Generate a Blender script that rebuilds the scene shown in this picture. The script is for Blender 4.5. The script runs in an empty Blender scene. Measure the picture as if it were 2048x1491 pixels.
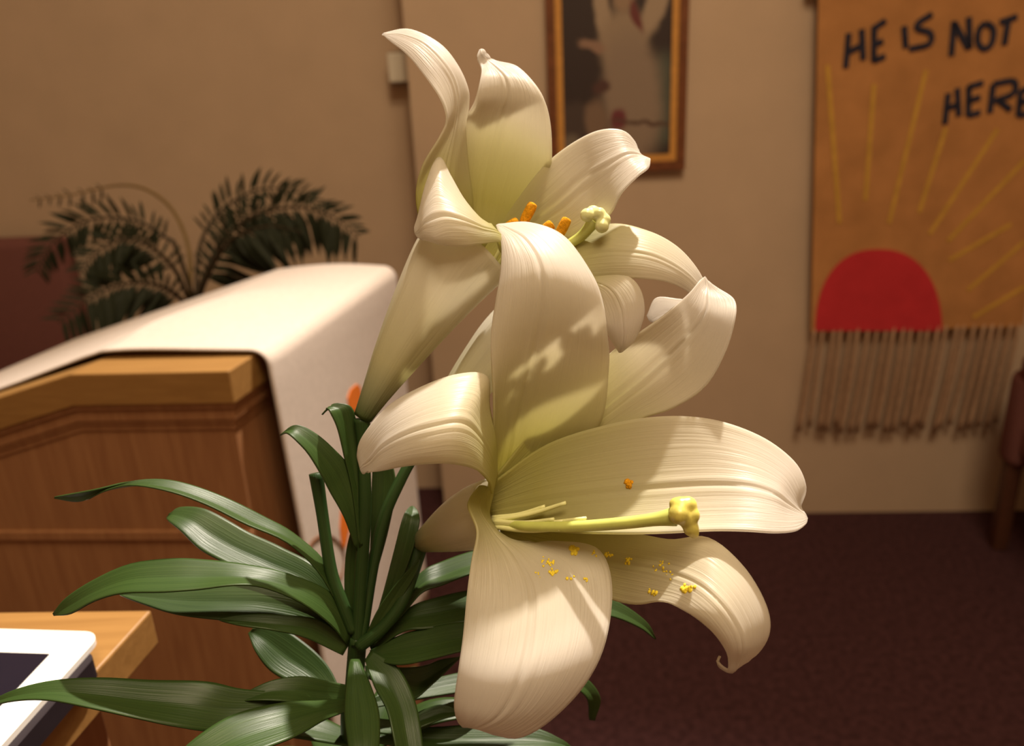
import bpy, bmesh, math, random
from mathutils import Vector, Matrix
from mathutils.bvhtree import BVHTree

random.seed(7)
SC = bpy.context.scene
COL = SC.collection

# ------------------------------------------------------------------ camera
W, H, FPX = 2048.0, 1491.0, 1600.0
CX, CY = W / 2, H / 2
PITCH, ROLL = math.radians(20), math.radians(2.8)
CAM = Vector((0, 0, 1.5))
FWD = Vector((0, math.cos(PITCH), -math.sin(PITCH)))
_R0 = Vector((1, 0, 0))
_D0 = Vector((0, -math.sin(PITCH), -math.cos(PITCH)))
RGT = _R0 * math.cos(ROLL) + _D0 * math.sin(ROLL)
DWN = _D0 * math.cos(ROLL) - _R0 * math.sin(ROLL)
cam_data = bpy.data.cameras.new('camera')
cam_data.sensor_width = 36.0
cam_data.lens = 36.0 * FPX / W
cam_data.clip_start = 0.01
cam_data.dof.use_dof = True
cam_data.dof.focus_distance = 0.313
cam_data.dof.aperture_fstop = cam_data.lens / 3.0
cam = bpy.data.objects.new('camera', cam_data)
M4 = Matrix.Identity(4)
for i in range(3):
    M4[i][0] = RGT[i]; M4[i][1] = -DWN[i]; M4[i][2] = -FWD[i]; M4[i][3] = CAM[i]
cam.matrix_world = M4
COL.objects.link(cam)
SC.camera = cam

# ------------------------------------------------------------------ light
w = bpy.data.worlds.new('world'); SC.world = w
w.use_nodes = True
w.node_tree.nodes['Background'].inputs[0].default_value = (1, 0.72, 0.42, 1)
w.node_tree.nodes['Background'].inputs[1].default_value = 0.0
SC.view_settings.view_transform = 'Standard'
SC.view_settings.look = 'None'
SC.view_settings.exposure = 0.25
SC.view_settings.gamma = 1.0
SC.view_settings.use_curve_mapping = False

def spot(name, loc, target, power, color, size, blend=0.4, radius=0.03):
    l = bpy.data.lights.new(name, 'SPOT')
    l.energy = power; l.color = color; l.spot_size = math.radians(size)
    l.spot_blend = blend; l.shadow_soft_size = radius
    o = bpy.data.objects.new(name, l)
    o.location = loc
    o.rotation_euler = (Vector(target) - Vector(loc)).to_track_quat('-Z', 'Y').to_euler()
    COL.objects.link(o)
    return o

def area(name, loc, target, power, color, sx, sy):
    l = bpy.data.lights.new(name, 'AREA')
    l.shape = 'RECTANGLE'; l.size = sx; l.size_y = sy
    l.energy = power; l.color = color
    o = bpy.data.objects.new(name, l)
    o.location = loc
    o.rotation_euler = (Vector(target) - Vector(loc)).to_track_quat('-Z', 'Y').to_euler()
    COL.objects.link(o)
    return o

# the room's ceiling spots and an added fill, all above or behind the picture, at ceiling height
spot('chancel_ceiling_spot_offscreen', (0.76, 1.87, 4.30), (0.06, 0.30, 1.25), 1050, (1.0, 0.885, 0.755), 50, 1.0, 0.047)
spot('wall_ceiling_spot_offscreen', (0.20, 0.25, 4.30), (-0.75, 2.6, 1.40), 62, (1.0, 0.73, 0.44), 58, 0.5, 0.08)
area('ceiling_fill_offscreen', (0.5, -0.7, 4.36), (0.5, -0.7, 0), 84, (1.0, 0.79, 0.52), 1.6, 1.6)  # unseen soft fill, added behind the camera for the general room light

# ------------------------------------------------------------------ projection helpers
def ray(px, py):
    return RGT * ((px - CX) / FPX) + DWN * ((py - CY) / FPX) + FWD
def at(px, py, d):                       # d: distance along the view axis, metres
    return CAM + ray(px, py) * d
def on_z(px, py, z):
    r = ray(px, py)
    return CAM + r * ((z - CAM.z) / r.z)
def on_plane(px, py, p0, n):
    r = ray(px, py)
    return CAM + r * ((p0 - CAM).dot(n) / r.dot(n))

# ------------------------------------------------------------------ materials
MATS = {}
def nodes_of(name):
    m = bpy.data.materials.new(name); m.use_nodes = True
    nt = m.node_tree
    return m, nt, nt.nodes['Principled BSDF'], nt.nodes['Material Output']

def simple(name, col, rough=0.6, spec=0.4, noise=0.0, scale=40.0, bump=0.0, bscale=200.0, stretch=(1, 1, 1), metallic=0.0):
    m, nt, b, out = nodes_of(name)
    b.inputs['Roughness'].default_value = rough
    b.inputs['Specular IOR Level'].default_value = spec
    b.inputs['Metallic'].default_value = metallic
    b.inputs['Base Color'].default_value = (*col, 1)
    tc = nt.nodes.new('ShaderNodeTexCoord')
    mp = nt.nodes.new('ShaderNodeMapping'); mp.inputs['Scale'].default_value = stretch
    nt.links.new(tc.outputs['Object'], mp.inputs['Vector'])
    if noise > 0:
        n = nt.nodes.new('ShaderNodeTexNoise'); n.inputs['Scale'].default_value = scale
        n.inputs['Detail'].default_value = 6
        nt.links.new(mp.outputs[0], n.inputs['Vector'])
        r = nt.nodes.new('ShaderNodeValToRGB')
        r.color_ramp.elements[0].position = 0.3; r.color_ramp.elements[1].position = 0.7
        r.color_ramp.elements[0].color = (*[max(0, c * (1 - noise)) for c in col], 1)
        r.color_ramp.elements[1].color = (*[min(1, c * (1 + noise)) for c in col], 1)
        nt.links.new(n.outputs['Fac'], r.inputs[0]); nt.links.new(r.outputs[0], b.inputs['Base Color'])
    if bump > 0:
        n2 = nt.nodes.new('ShaderNodeTexNoise'); n2.inputs['Scale'].default_value = bscale
        n2.inputs['Detail'].default_value = 4
        nt.links.new(mp.outputs[0], n2.inputs['Vector'])
        bp = nt.nodes.new('ShaderNodeBump'); bp.inputs['Strength'].default_value = bump
        bp.inputs['Distance'].default_value = 0.002
        nt.links.new(n2.outputs['Fac'], bp.inputs['Height']); nt.links.new(bp.outputs[0], b.inputs['Normal'])
    MATS[name] = m
    return m

def wood(name, c1, c2, rough=0.4, stretch=(3, 3, 40)):
    m, nt, b, out = nodes_of(name)
    b.inputs['Roughness'].default_value = rough
    b.inputs['Specular IOR Level'].default_value = 0.3
    tc = nt.nodes.new('ShaderNodeTexCoord')
    mp = nt.nodes.new('ShaderNodeMapping'); mp.inputs['Scale'].default_value = stretch
    n = nt.nodes.new('ShaderNodeTexNoise'); n.inputs['Scale'].default_value = 5; n.inputs['Detail'].default_value = 8
    n.inputs['Distortion'].default_value = 0.6
    nt.links.new(tc.outputs['Object'], mp.inputs[0]); nt.links.new(mp.outputs[0], n.inputs['Vector'])
    r = nt.nodes.new('ShaderNodeValToRGB')
    r.color_ramp.elements[0].position = 0.32; r.color_ramp.elements[1].position = 0.68
    r.color_ramp.elements[0].color = (*c1, 1); r.color_ramp.elements[1].color = (*c2, 1)
    nt.links.new(n.outputs['Fac'], r.inputs[0]); nt.links.new(r.outputs[0], b.inputs['Base Color'])
    bp = nt.nodes.new('ShaderNodeBump'); bp.inputs['Strength'].default_value = 0.08; bp.inputs['Distance'].default_value = 0.001
    nt.links.new(n.outputs['Fac'], bp.inputs['Height']); nt.links.new(bp.outputs[0], b.inputs['Normal'])
    MATS[name] = m
    return m

def petal_mat(name, base, mid, tip, trans=0.62, p1=0.12, p2=0.42):
    """colour runs along the petal (UV x), fine veins lie along it (bump)."""
    m, nt, b, out = nodes_of(name)
    N, L = nt.nodes, nt.links
    uv = N.new('ShaderNodeUVMap'); uv.uv_map = 'UVMap'
    sep = N.new('ShaderNodeSeparateXYZ'); L.new(uv.outputs[0], sep.inputs[0])
    r = N.new('ShaderNodeValToRGB')
    e = r.color_ramp.elements
    e[0].position = p1; e[0].color = (*base, 1); e[1].position = p2; e[1].color = (*mid, 1)
    e2 = e.new(min(0.95, p2 + 0.3)); e2.color = (*tip, 1)
    L.new(sep.outputs[0], r.inputs[0])
    L.new(r.outputs[0], b.inputs['Base Color'])
    b.inputs['Roughness'].default_value = 0.36
    b.inputs['Specular IOR Level'].default_value = 0.45
    tl = N.new('ShaderNodeBsdfTranslucent'); L.new(r.outputs[0], tl.inputs['Color'])
    mix = N.new('ShaderNodeMixShader'); mix.inputs[0].default_value = trans
    L.new(b.outputs[0], mix.inputs[1]); L.new(tl.outputs[0], mix.inputs[2])
    L.new(mix.outputs[0], out.inputs['Surface'])
    mp = N.new('ShaderNodeMapping'); mp.inputs['Scale'].default_value = (1.4, 14, 1)
    L.new(uv.outputs[0], mp.inputs[0])
    n = N.new('ShaderNodeTexNoise'); n.inputs['Scale'].default_value = 1.6; n.inputs['Detail'].default_value = 3
    L.new(mp.outputs[0], n.inputs['Vector'])
    bp = N.new('ShaderNodeBump'); bp.inputs['Strength'].default_value = 0.46; bp.inputs['Distance'].default_value = 0.0009
    mp2 = N.new('ShaderNodeMapping'); mp2.inputs['Scale'].default_value = (2.2, 70, 1)
    L.new(uv.outputs[0], mp2.inputs[0])
    n2 = N.new('ShaderNodeTexNoise'); n2.inputs['Scale'].default_value = 1.0; n2.inputs['Detail'].default_value = 4
    L.new(mp2.outputs[0], n2.inputs['Vector'])
    ad = N.new('ShaderNodeMath'); ad.operation = 'MULTIPLY_ADD'; ad.inputs[1].default_value = 0.45
    L.new(n2.outputs['Fac'], ad.inputs[0]); L.new(n.outputs['Fac'], ad.inputs[2])
    L.new(ad.outputs[0], bp.inputs['Height'])
    L.new(bp.outputs[0], b.inputs['Normal']); L.new(bp.outputs[0], tl.inputs['Normal'])
    MATS[name] = m
    return m

def leaf_mat(name, c1, c2, rough=0.38):
    m, nt, b, out = nodes_of(name)
    N, L = nt.nodes, nt.links
    uv = N.new('ShaderNodeUVMap'); uv.uv_map = 'UVMap'
    mp = N.new('ShaderNodeMapping'); mp.inputs['Scale'].default_value = (1.2, 26, 1)
    L.new(uv.outputs[0], mp.inputs[0])
    n = N.new('ShaderNodeTexNoise'); n.inputs['Scale'].default_value = 1.0; n.inputs['Detail'].default_value = 3
    L.new(mp.outputs[0], n.inputs['Vector'])
    r = N.new('ShaderNodeValToRGB')
    r.color_ramp.elements[0].position = 0.3; r.color_ramp.elements[1].position = 0.7
    r.color_ramp.elements[0].color = (*c1, 1); r.color_ramp.elements[1].color = (*c2, 1)
    L.new(n.outputs['Fac'], r.inputs[0]); L.new(r.outputs[0], b.inputs['Base Color'])
    b.inputs['Roughness'].default_value = rough
    b.inputs['Specular IOR Level'].default_value = 0.34
    tl = N.new('ShaderNodeBsdfTranslucent'); L.new(r.outputs[0], tl.inputs['Color'])
    mix = N.new('ShaderNodeMixShader'); mix.inputs[0].default_value = 0.2
    L.new(b.outputs[0], mix.inputs[1]); L.new(tl.outputs[0], mix.inputs[2])
    L.new(mix.outputs[0], out.inputs['Surface'])
    bp = N.new('ShaderNodeBump'); bp.inputs['Strength'].default_value = 0.3; bp.inputs['Distance'].default_value = 0.0007
    L.new(n.outputs['Fac'], bp.inputs['Height']); L.new(bp.outputs[0], b.inputs['Normal'])
    MATS[name] = m
    return m

simple('wall_paint', (0.56, 0.42, 0.30), 0.85, 0.2, 0.04, 6, 0.12, 160)
simple('ceiling_paint', (0.75, 0.68, 0.58), 0.9, 0.1, 0.02, 5)
simple('carpet', (0.066, 0.028, 0.031), 0.95, 0.1, 0.35, 55, 0.5, 500)
wood('oak', (0.25, 0.112, 0.048), (0.32, 0.155, 0.068), 0.45, (22, 22, 1.5))
wood('oak_long', (0.245, 0.126, 0.037), (0.30, 0.160, 0.049), 0.42, (2, 30, 30))
simple('white_cloth', (0.56, 0.485, 0.43), 0.9, 0.15, 0.05, 120, 0.5, 700)
simple('paper', (0.80, 0.77, 0.73), 0.7, 0.2, 0.03, 30)
simple('orange_felt', (0.62, 0.155, 0.02), 0.9, 0.1, 0.08, 300)
simple('brown_thread', (0.16, 0.07, 0.035), 0.9, 0.1, 0.1, 300)
simple('tablet_white', (0.86, 0.84, 0.81), 0.25, 0.5, 0.01, 20)
simple('tablet_screen', (0.012, 0.010, 0.018), 0.12, 0.5, 0.05, 20)
simple('tablet_case', (0.015, 0.010, 0.014), 0.6, 0.3, 0.1, 100)
simple('wine_fabric', (0.19, 0.078, 0.070), 0.9, 0.15, 0.15, 200, 0.3, 600)
simple('dark_wood', (0.09, 0.035, 0.02), 0.45, 0.3, 0.2, 30, 0, 1, (1, 1, 8))
simple('frame_brown', (0.17, 0.058, 0.022), 0.4, 0.4, 0.2, 40)
simple('frame_gold', (0.62, 0.30, 0.07), 0.4, 0.5, 0.12, 60)
simple('box_plastic', (0.74, 0.69, 0.58), 0.5, 0.4, 0.02, 20)
simple('box_grey', (0.30, 0.25, 0.20), 0.5, 0.4, 0.02, 20)
simple('banner_cloth', (0.50, 0.24, 0.09), 0.95, 0.1, 0.14, 9, 0.2, 500)
simple('banner_red', (0.58, 0.04, 0.05), 0.95, 0.1, 0.08, 14)
simple('banner_yellow', (0.60, 0.35, 0.07), 0.95, 0.1, 0.12, 30)
simple('banner_ink', (0.034, 0.034, 0.055), 0.95, 0.1, 0.25, 50)
simple('fringe_yarn', (0.44, 0.28, 0.18), 0.95, 0.1, 0.15, 60)
leaf_mat('lily_leaf', (0.026, 0.056, 0.012), (0.046, 0.086, 0.020))
leaf_mat('lily_stem', (0.024, 0.055, 0.015), (0.036, 0.080, 0.021))
petal_mat('petal', (0.58, 0.55, 0.20), (0.83, 0.78, 0.63), (0.87, 0.83, 0.77), p1=0.10, p2=0.36)
petal_mat('flower_tube', (0.10, 0.17, 0.04), (0.70, 0.67, 0.43), (0.83, 0.79, 0.66), 0.5, 0.0, 0.34)
simple('pistil_green', (0.55, 0.60, 0.15), 0.35, 0.5, 0.1, 120)
simple('stigma_cream', (0.70, 0.72, 0.34), 0.22, 0.6, 0.06, 200)
simple('stigma_olive', (0.62, 0.55, 0.12), 0.30, 0.6, 0.25, 260)
simple('filament', (0.72, 0.72, 0.34), 0.4, 0.4, 0.05, 100)
simple('pollen', (0.80, 0.36, 0.015), 0.9, 0.1, 0.25, 900, 0.6, 2500)
simple('pollen_yellow', (0.85, 0.66, 0.05), 0.8, 0.2, 0.1, 900)
leaf_mat('palm_leaf', (0.018, 0.022, 0.012), (0.030, 0.036, 0.019), 0.6)
MATS['palm_leaf'].node_tree.nodes['Principled BSDF'].inputs['Specular IOR Level'].default_value = 0.15
simple('palm_rib', (0.045, 0.032, 0.018), 0.6, 0.3, 0.15, 60)
simple('palm_stalk', (0.20, 0.13, 0.045), 0.6, 0.3, 0.15, 60)
simple('terracotta', (0.34, 0.11, 0.055), 0.85, 0.2, 0.15, 40)
simple('soil', (0.03, 0.02, 0.014), 0.95, 0.1, 0.4, 120, 0.6, 200)
simple('foil', (0.28, 0.10, 0.26), 0.3, 0.6, 0.1, 40, 0.5, 60)

# ------------------------------------------------------------------ object helpers
def link(name, mesh, mat, parent=None):
    o = bpy.data.objects.new(name, mesh)
    if mat is not None and not mesh.materials:
        mesh.materials.append(MATS[mat])
    COL.objects.link(o)
    if parent is not None:
        o.parent = parent
        o.matrix_parent_inverse = Matrix.Identity(4)
        if parent.matrix_world != Matrix.Identity(4):
            o.matrix_parent_inverse = parent.matrix_world.inverted()
    return o

def tag(o, label, cat, group=None):
    o['label'] = label; o['category'] = cat
    if group: o['group'] = group
    return o

def thing(name, label, cat, loc, group=None):
    o = bpy.data.objects.new(name, None)
    o.empty_display_size = 0.05
    o.matrix_world = Matrix.Translation(Vector(loc))
    COL.objects.link(o)
    return tag(o, label, cat, group)

def struct(o):
    o['kind'] = 'structure'; return o

def mesh_of(name, verts, faces, smooth=False, uvs=None):
    me = bpy.data.meshes.new(name)
    me.from_pydata([tuple(v) for v in verts], [], faces)
    me.update()
    if smooth:
        me.polygons.foreach_set('use_smooth', [True] * len(me.polygons))
    if uvs is not None:
        ul = me.uv_layers.new(name='UVMap')
        for lp in me.loops:
            ul.data[lp.index].uv = uvs[lp.vertex_index]
    return me

def finish(bm, name, bevel=0.0, segs=2, smooth=False):
    if bevel > 0:
        bmesh.ops.bevel(bm, geom=bm.edges[:], offset=bevel, segments=segs, affect='EDGES', profile=0.5)
    bmesh.ops.recalc_face_normals(bm, faces=bm.faces[:])
    me = bpy.data.meshes.new(name); bm.to_mesh(me); bm.free()
    if smooth:
        me.polygons.foreach_set('use_smooth', [True] * len(me.polygons))
    return me

def prism(name, poly, vec, mat, parent=None, bevel=0.0):
    """extrude a planar polygon (3D points) along vec."""
    bm = bmesh.new()
    vs = [bm.verts.new(p) for p in poly]
    f = bm.faces.new(vs)
    r = bmesh.ops.extrude_face_region(bm, geom=[f])
    bmesh.ops.translate(bm, verts=[g for g in r['geom'] if isinstance(g, bmesh.types.BMVert)], vec=vec)
    return link(name, finish(bm, name, bevel), mat, parent)

def obox(name, o, a, b, c, mat, parent=None, bevel=0.0):
    """box from corner o with edge vectors a, b, c."""
    return prism(name, [o, o + a, o + a + b, o + b], c, mat, parent, bevel)

def cr(p0, p1, p2, p3, t):
    return 0.5 * ((2 * p1) + (p2 - p0) * t + (2 * p0 - 5 * p1 + 4 * p2 - p3) * t * t + (3 * p1 - p0 - 3 * p2 + p3) * t ** 3)

def spline(pts, n):
    """n+1 Catmull-Rom samples through pts (Vectors or floats)."""
    k = len(pts) - 1
    out = []
    for i in range(n + 1):
        x = i / n * k
        j = min(int(x), k - 1); t = x - j
        p1, p2 = pts[j], pts[j + 1]
        p0 = pts[j - 1] if j > 0 else p1 * 2 - p2
        p3 = pts[j + 2] if j + 2 <= k else p2 * 2 - p1
        out.append(cr(p0, p1, p2, p3, t))
    return out

def tube_mesh(name, pts, radii, seg=12, n=24, cap=True, uvs=True, lobes=0, lobe_amp=0.0, open_end=False):
    P = spline(pts, n); R = spline(radii, n)
    verts, faces, uv = [], [], []
    prev = None
    for i in range(n + 1):
        t = (P[min(i + 1, n)] - P[max(i - 1, 0)]).normalized()
        if prev is None:
            a = t.orthogonal().normalized()
        else:
            a = (prev - t * prev.dot(t)).normalized()
        prev = a
        b = t.cross(a)
        for j in range(seg):
            th = 2 * math.pi * j / seg
            rr = max(R[i], 1e-5)
            if lobes:
                rr *= 1 + lobe_amp * (abs(math.cos(th * lobes / 2)) - 0.5) * min(1, i / n * 3)
            verts.append(P[i] + (a * math.cos(th) + b * math.sin(th)) * rr)
            uv.append((i / n, j / seg))
    for i in range(n):
        for j in range(seg):
            faces.append((i * seg + j, i * seg + (j + 1) % seg, (i + 1) * seg + (j + 1) % seg, (i + 1) * seg + j))
    if cap:
        faces.append(tuple(range(seg))[::-1])
        if not open_end:
            faces.append(tuple((n) * seg + j for j in range(seg)))
    return mesh_of(name, verts, faces, True, uv)

def net_mesh(name, rows, nu=56, nv=36, ridge=0.0, fold=0.0, wave=0.0, seed=0):
    """surface through rows of three points (edge, middle, edge)."""
    rnd = random.Random(seed)
    cols = [spline([r[c] for r in rows], nu) for c in range(3)]
    grid = []
    ph = rnd.uniform(0, 6)
    for i in range(nu + 1):
        A, Mm, B = cols[0][i], cols[1][i], cols[2][i]
        row = []
        for j in range(nv + 1):
            v = -1 + 2 * j / nv
            row.append(A * ((v * v - v) / 2) + Mm * (1 - v * v) + B * ((v * v + v) / 2))
        grid.append(row)
    # normals for ridges
    out = [[None] * (nv + 1) for _ in range(nu + 1)]
    for i in range(nu + 1):
        for j in range(nv + 1):
            du = grid[min(i + 1, nu)][j] - grid[max(i - 1, 0)][j]
            dv = grid[i][min(j + 1, nv)] - grid[i][max(j - 1, 0)]
            n = du.cross(dv)
            if n.length > 1e-12: n.normalize()
            if n.dot(CAM - grid[i][j]) < 0: n = -n
            v = -1 + 2 * j / nv; u = i / nu
            env = math.sin(math.pi * min(1, max(0, u))) ** 0.7 if 0 < u < 1 else 0
            h = 0
            if ridge:
                h += 0.7 * ridge * env * (0.9 * math.exp(-((v - 0.10) / 0.05) ** 2) + 0.9 * math.exp(-((v + 0.10) / 0.05) ** 2) - 0.9 * math.exp(-(v / 0.05) ** 2))
            if fold:
                h += fold * env * (abs(v) - 0.5)
            if wave:
                h += wave * env * abs(v) ** 2.5 * math.sin(u * 9 + ph + (2 if v > 0 else 0))
            out[i][j] = grid[i][j] + n * h
    verts = [p for r in out for p in r]
    uvs = [(i / nu, j / nv) for i in range(nu + 1) for j in range(nv + 1)]
    faces = [(i * (nv + 1) + j, i * (nv + 1) + j + 1, (i + 1) * (nv + 1) + j + 1, (i + 1) * (nv + 1) + j)
             for i in range(nu) for j in range(nv)]
    return mesh_of(name, verts, faces, True, uvs)

def solid(o, t):
    m = o.modifiers.new('thickness', 'SOLIDIFY'); m.thickness = t; m.offset = 0
    m.use_quality_normals = True
    return o

# ------------------------------------------------------------------ the room
FA, FB = on_z(1610, 1025, 0), on_z(1950, 1021, 0)
WS = (FB - FA).normalized()                       # along the back wall, to the right
WN = Vector((WS.y, -WS.x, 0))                     # out of the wall, to the camera
if WN.dot(CAM - FA) < 0: WN = -WN
FR = on_z(860, 975, 0)
STEP = on_plane(868, 760, FA, WN); STEP.z = 0
recess = (FA - FR).dot(WN)
UP = Vector((0, 0, 1))
HC = 4.4
right_end = STEP + WS * 2.9
left_rec = STEP - WN * recess - WS * 2.6
struct(obox('wall_back', STEP, WS * 2.9, -WN * (recess + 0.1), UP * HC, 'wall_paint'))
struct(obox('wall_back_recess', left_rec, WS * 2.6, -WN * 0.1, UP * HC, 'wall_paint'))
floor_poly = [Vector((-2.9, -2.6, -0.05)), Vector((3.2, -2.6, -0.05)), Vector((3.2, 3.6, -0.05)), Vector((-2.9, 3.6, -0.05))]
struct(prism('floor', floor_poly, UP * 0.05, 'carpet'))
struct(prism('ceiling', [Vector((p.x, p.y, HC)) for p in floor_poly], UP * 0.06, 'ceiling_paint'))
struct(obox('wall_left', Vector((-2.6, -2.5, 0)), Vector((0, 6, 0)), Vector((-0.1, 0, 0)), UP * HC, 'wall_paint'))
struct(obox('wall_right', Vector((2.35, -2.5, 0)), Vector((0, 6, 0)), Vector((0.1, 0, 0)), UP * HC, 'wall_paint'))
struct(obox('wall_front', Vector((-2.7, -2.5, 0)), Vector((5.2, 0, 0)), Vector((0, -0.1, 0)), UP * HC, 'wall_paint'))

def wp(px, py, off=0.0):
    """point on the back wall (off metres in front of it) seen at a pixel."""
    return on_plane(px, py, FA + WN * off, WN)
def wp_rec(px, py, off=0.0):
    return on_plane(px, py, FR + WN * off, WN)

# ------------------------------------------------------------------ framed picture
def picture_mat():
    m, nt, b, out = nodes_of('painted_print')
    N, L = nt.nodes, nt.links
    b.inputs['Roughness'].default_value = 0.45
    uv = N.new('ShaderNodeUVMap'); uv.uv_map = 'UVMap'
    nz = N.new('ShaderNodeTexNoise'); nz.inputs['Scale'].default_value = 7; nz.inputs['Detail'].default_value = 4
    L.new(uv.outputs[0], nz.inputs['Vector'])
    wob = N.new('ShaderNodeMixRGB'); wob.blend_type = 'ADD'; wob.inputs[0].default_value = 0.10
    L.new(uv.outputs[0], wob.inputs[1]); L.new(nz.outputs['Color'], wob.inputs[2])
    cur = None
    def blob(prev, c, s, ang, col, soft=0.6):
        sub = N.new('ShaderNodeMapping'); sub.vector_type = 'TEXTURE'
        sub.inputs['Location'].default_value = (c[0] + 0.05, c[1] + 0.05, 0)
        sub.inputs['Rotation'].default_value = (0, 0, ang)
        sub.inputs['Scale'].default_value = (s[0], s[1], 1)
        L.new(wob.outputs[0], sub.inputs[0])
        sp = N.new('ShaderNodeSeparateXYZ'); L.new(sub.outputs[0], sp.inputs[0])
        cb = N.new('ShaderNodeCombineXYZ'); L.new(sp.outputs[0], cb.inputs[0]); L.new(sp.outputs[1], cb.inputs[1])
        ln = N.new('ShaderNodeVectorMath'); ln.operation = 'LENGTH'; L.new(cb.outputs[0], ln.inputs[0])
        mr = N.new('ShaderNodeMapRange'); mr.inputs[1].default_value = 1.0 + soft / 2; mr.inputs[2].default_value = 1.0 - soft / 2
        mr.interpolation_type = 'SMOOTHSTEP'
        L.new(ln.outputs[1], mr.inputs[0])
        mx = N.new('ShaderNodeMixRGB'); L.new(mr.outputs[0], mx.inputs[0])
        if isinstance(prev, tuple): mx.inputs[1].default_value = (*prev, 1)
        else: L.new(prev, mx.inputs[1])
        mx.inputs[2].default_value = (*col, 1)
        return mx.outputs[0]
    c = (0.034, 0.022, 0.022)
    c = blob(c, (0.95, 0.32), (0.30, 0.26), 0, (0.085, 0.095, 0.075))
    c = blob(c, (0.12, 0.22), (0.22, 0.12), 0, (0.065, 0.045, 0.04))
    c = blob(c, (0.08, 0.06), (0.10, 0.08), 0, (0.16, 0.13, 0.10))
    pale = (0.36, 0.27, 0.19)
    c = blob(c, (0.36, 0.90), (0.065, 0.26), 0.24, pale, 0.6)
    c = blob(c, (0.88, 0.92), (0.085, 0.30), -0.55, pale, 0.6)
    c = blob(c, (0.56, 0.66), (0.21, 0.20), 0.0, (0.31, 0.23, 0.16))
    c = blob(c, (0.64, 0.34), (0.27, 0.38), 0.2, (0.27, 0.20, 0.15))
    c = blob(c, (0.28, 0.66), (0.13, 0.03), -0.15, (0.28, 0.17, 0.12))
    c = blob(c, (0.56, 0.90), (0.085, 0.065), 0.0, (0.30, 0.20, 0.13))
    c = blob(c, (0.68, 0.80), (0.035, 0.10), 0.6, (0.14, 0.03, 0.03))
    c = blob(c, (0.30, 0.22), (0.10, 0.13), 0.3, (0.20, 0.13, 0.09))
    c = blob(c, (0.36, 0.42), (0.08, 0.045), 0.2, (0.08, 0.035, 0.03))
    c = blob(c, (0.52, 0.22), (0.08, 0.06), 0.3, (0.15, 0.03, 0.04))
    c = blob(c, (0.72, 0.20), (0.28, 0.015), -0.05, (0.10, 0.055, 0.04))
    L.new(c, b.inputs['Base Color'])
    MATS['painted_print'] = m
picture_mat()

def wall_frame():
    # outer frame corners on the wall (top lies above the photograph)
    br = wp(1369, 336, 0.0); bl = wp(1108, 326, 0.0)
    s0 = (wp(1095, 150) - STEP).dot(WS); s1 = (wp(1372, 150) - STEP).dot(WS)
    z0 = br.z; z1 = z0 + 0.70
    P = lambda s, z, off: STEP + WS * s + UP * z + WN * off
    t = thing('framed_picture', 'dark painted print in a brown and gold wooden frame on the tan wall', 'picture', P((s0 + s1) / 2, z0, 0))
    wd = 0.026; gw = 0.020
    def rail(name, a, b, ia, ib, d0, d1, mat):
        prism(name, [P(*a, d0), P(*b, d0), P(*ib, d0), P(*ia, d0)], WN * (d1 - d0), mat, t)
    for lay, (w0, w1, d1, mat, nm) in enumerate(((0, wd, 0.030, 'frame_brown', 'outer_rail'), (wd, wd + gw, 0.022, 'frame_gold', 'gold_rail'))):
        o = [(s0 + w0, z0 + w0), (s1 - w0, z0 + w0), (s1 - w0, z1 - w0), (s0 + w0, z1 - w0)]
        i_ = [(s0 + w1, z0 + w1), (s1 - w1, z0 + w1), (s1 - w1, z1 - w1), (s0 + w1, z1 - w1)]
        for k in range(4):
            rail(nm, o[k], o[(k + 1) % 4], i_[k], i_[(k + 1) % 4], 0.0, d1, mat)
    q = wd + gw - 0.002
    vs = [P(s0 + q, z0 + q, 0.012), P(s1 - q, z0 + q, 0.012), P(s1 - q, z1 - q, 0.012), P(s0 + q, z1 - q, 0.012)]
    vb = [v - WN * 0.010 for v in vs]
    me = mesh_of('print', vs + vb, [(0, 1, 2, 3), (7, 6, 5, 4), (0, 4, 5, 1), (1, 5, 6, 2), (2, 6, 7, 3), (3, 7, 4, 0)], False,
                 [(0, 0), (1, 0), (1, 1.25), (0, 1.25)] * 2)
    link('print', me, 'painted_print', t)
wall_frame()

# ------------------------------------------------------------------ small box on the wall corner
def wall_box():
    a = wp_rec(782, 108); b = wp_rec(829, 163)
    s0, s1 = (a - FR).dot(WS), (b - FR).dot(WS)
    z0, z1 = b.z, a.z
    P = lambda s, z, off: FR + WS * s + UP * z + WN * off
    t = thing('wall_box', 'small cream plastic box high on the tan wall beside the wall corner', 'wall box', P((s0 + s1) / 2, z0, 0))
    dp = 0.06
    obox('back_plate', P(s0 - 0.006, z0 - 0.006, 0), WS * (s1 - s0 + 0.012), UP * (z1 - z0 + 0.012), WN * 0.012, 'box_grey', t)
    obox('cover', P(s0, z0, 0.012), WS * (s1 - s0), UP * (z1 - z0), WN * dp, 'box_plastic', t, 0.004)
    # conduit running down from the box
    obox('conduit', P(s1 - 0.020, 0.0, 0), WS * 0.012, UP * (z0), WN * 0.012, 'box_plastic', t)
wall_box()

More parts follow.
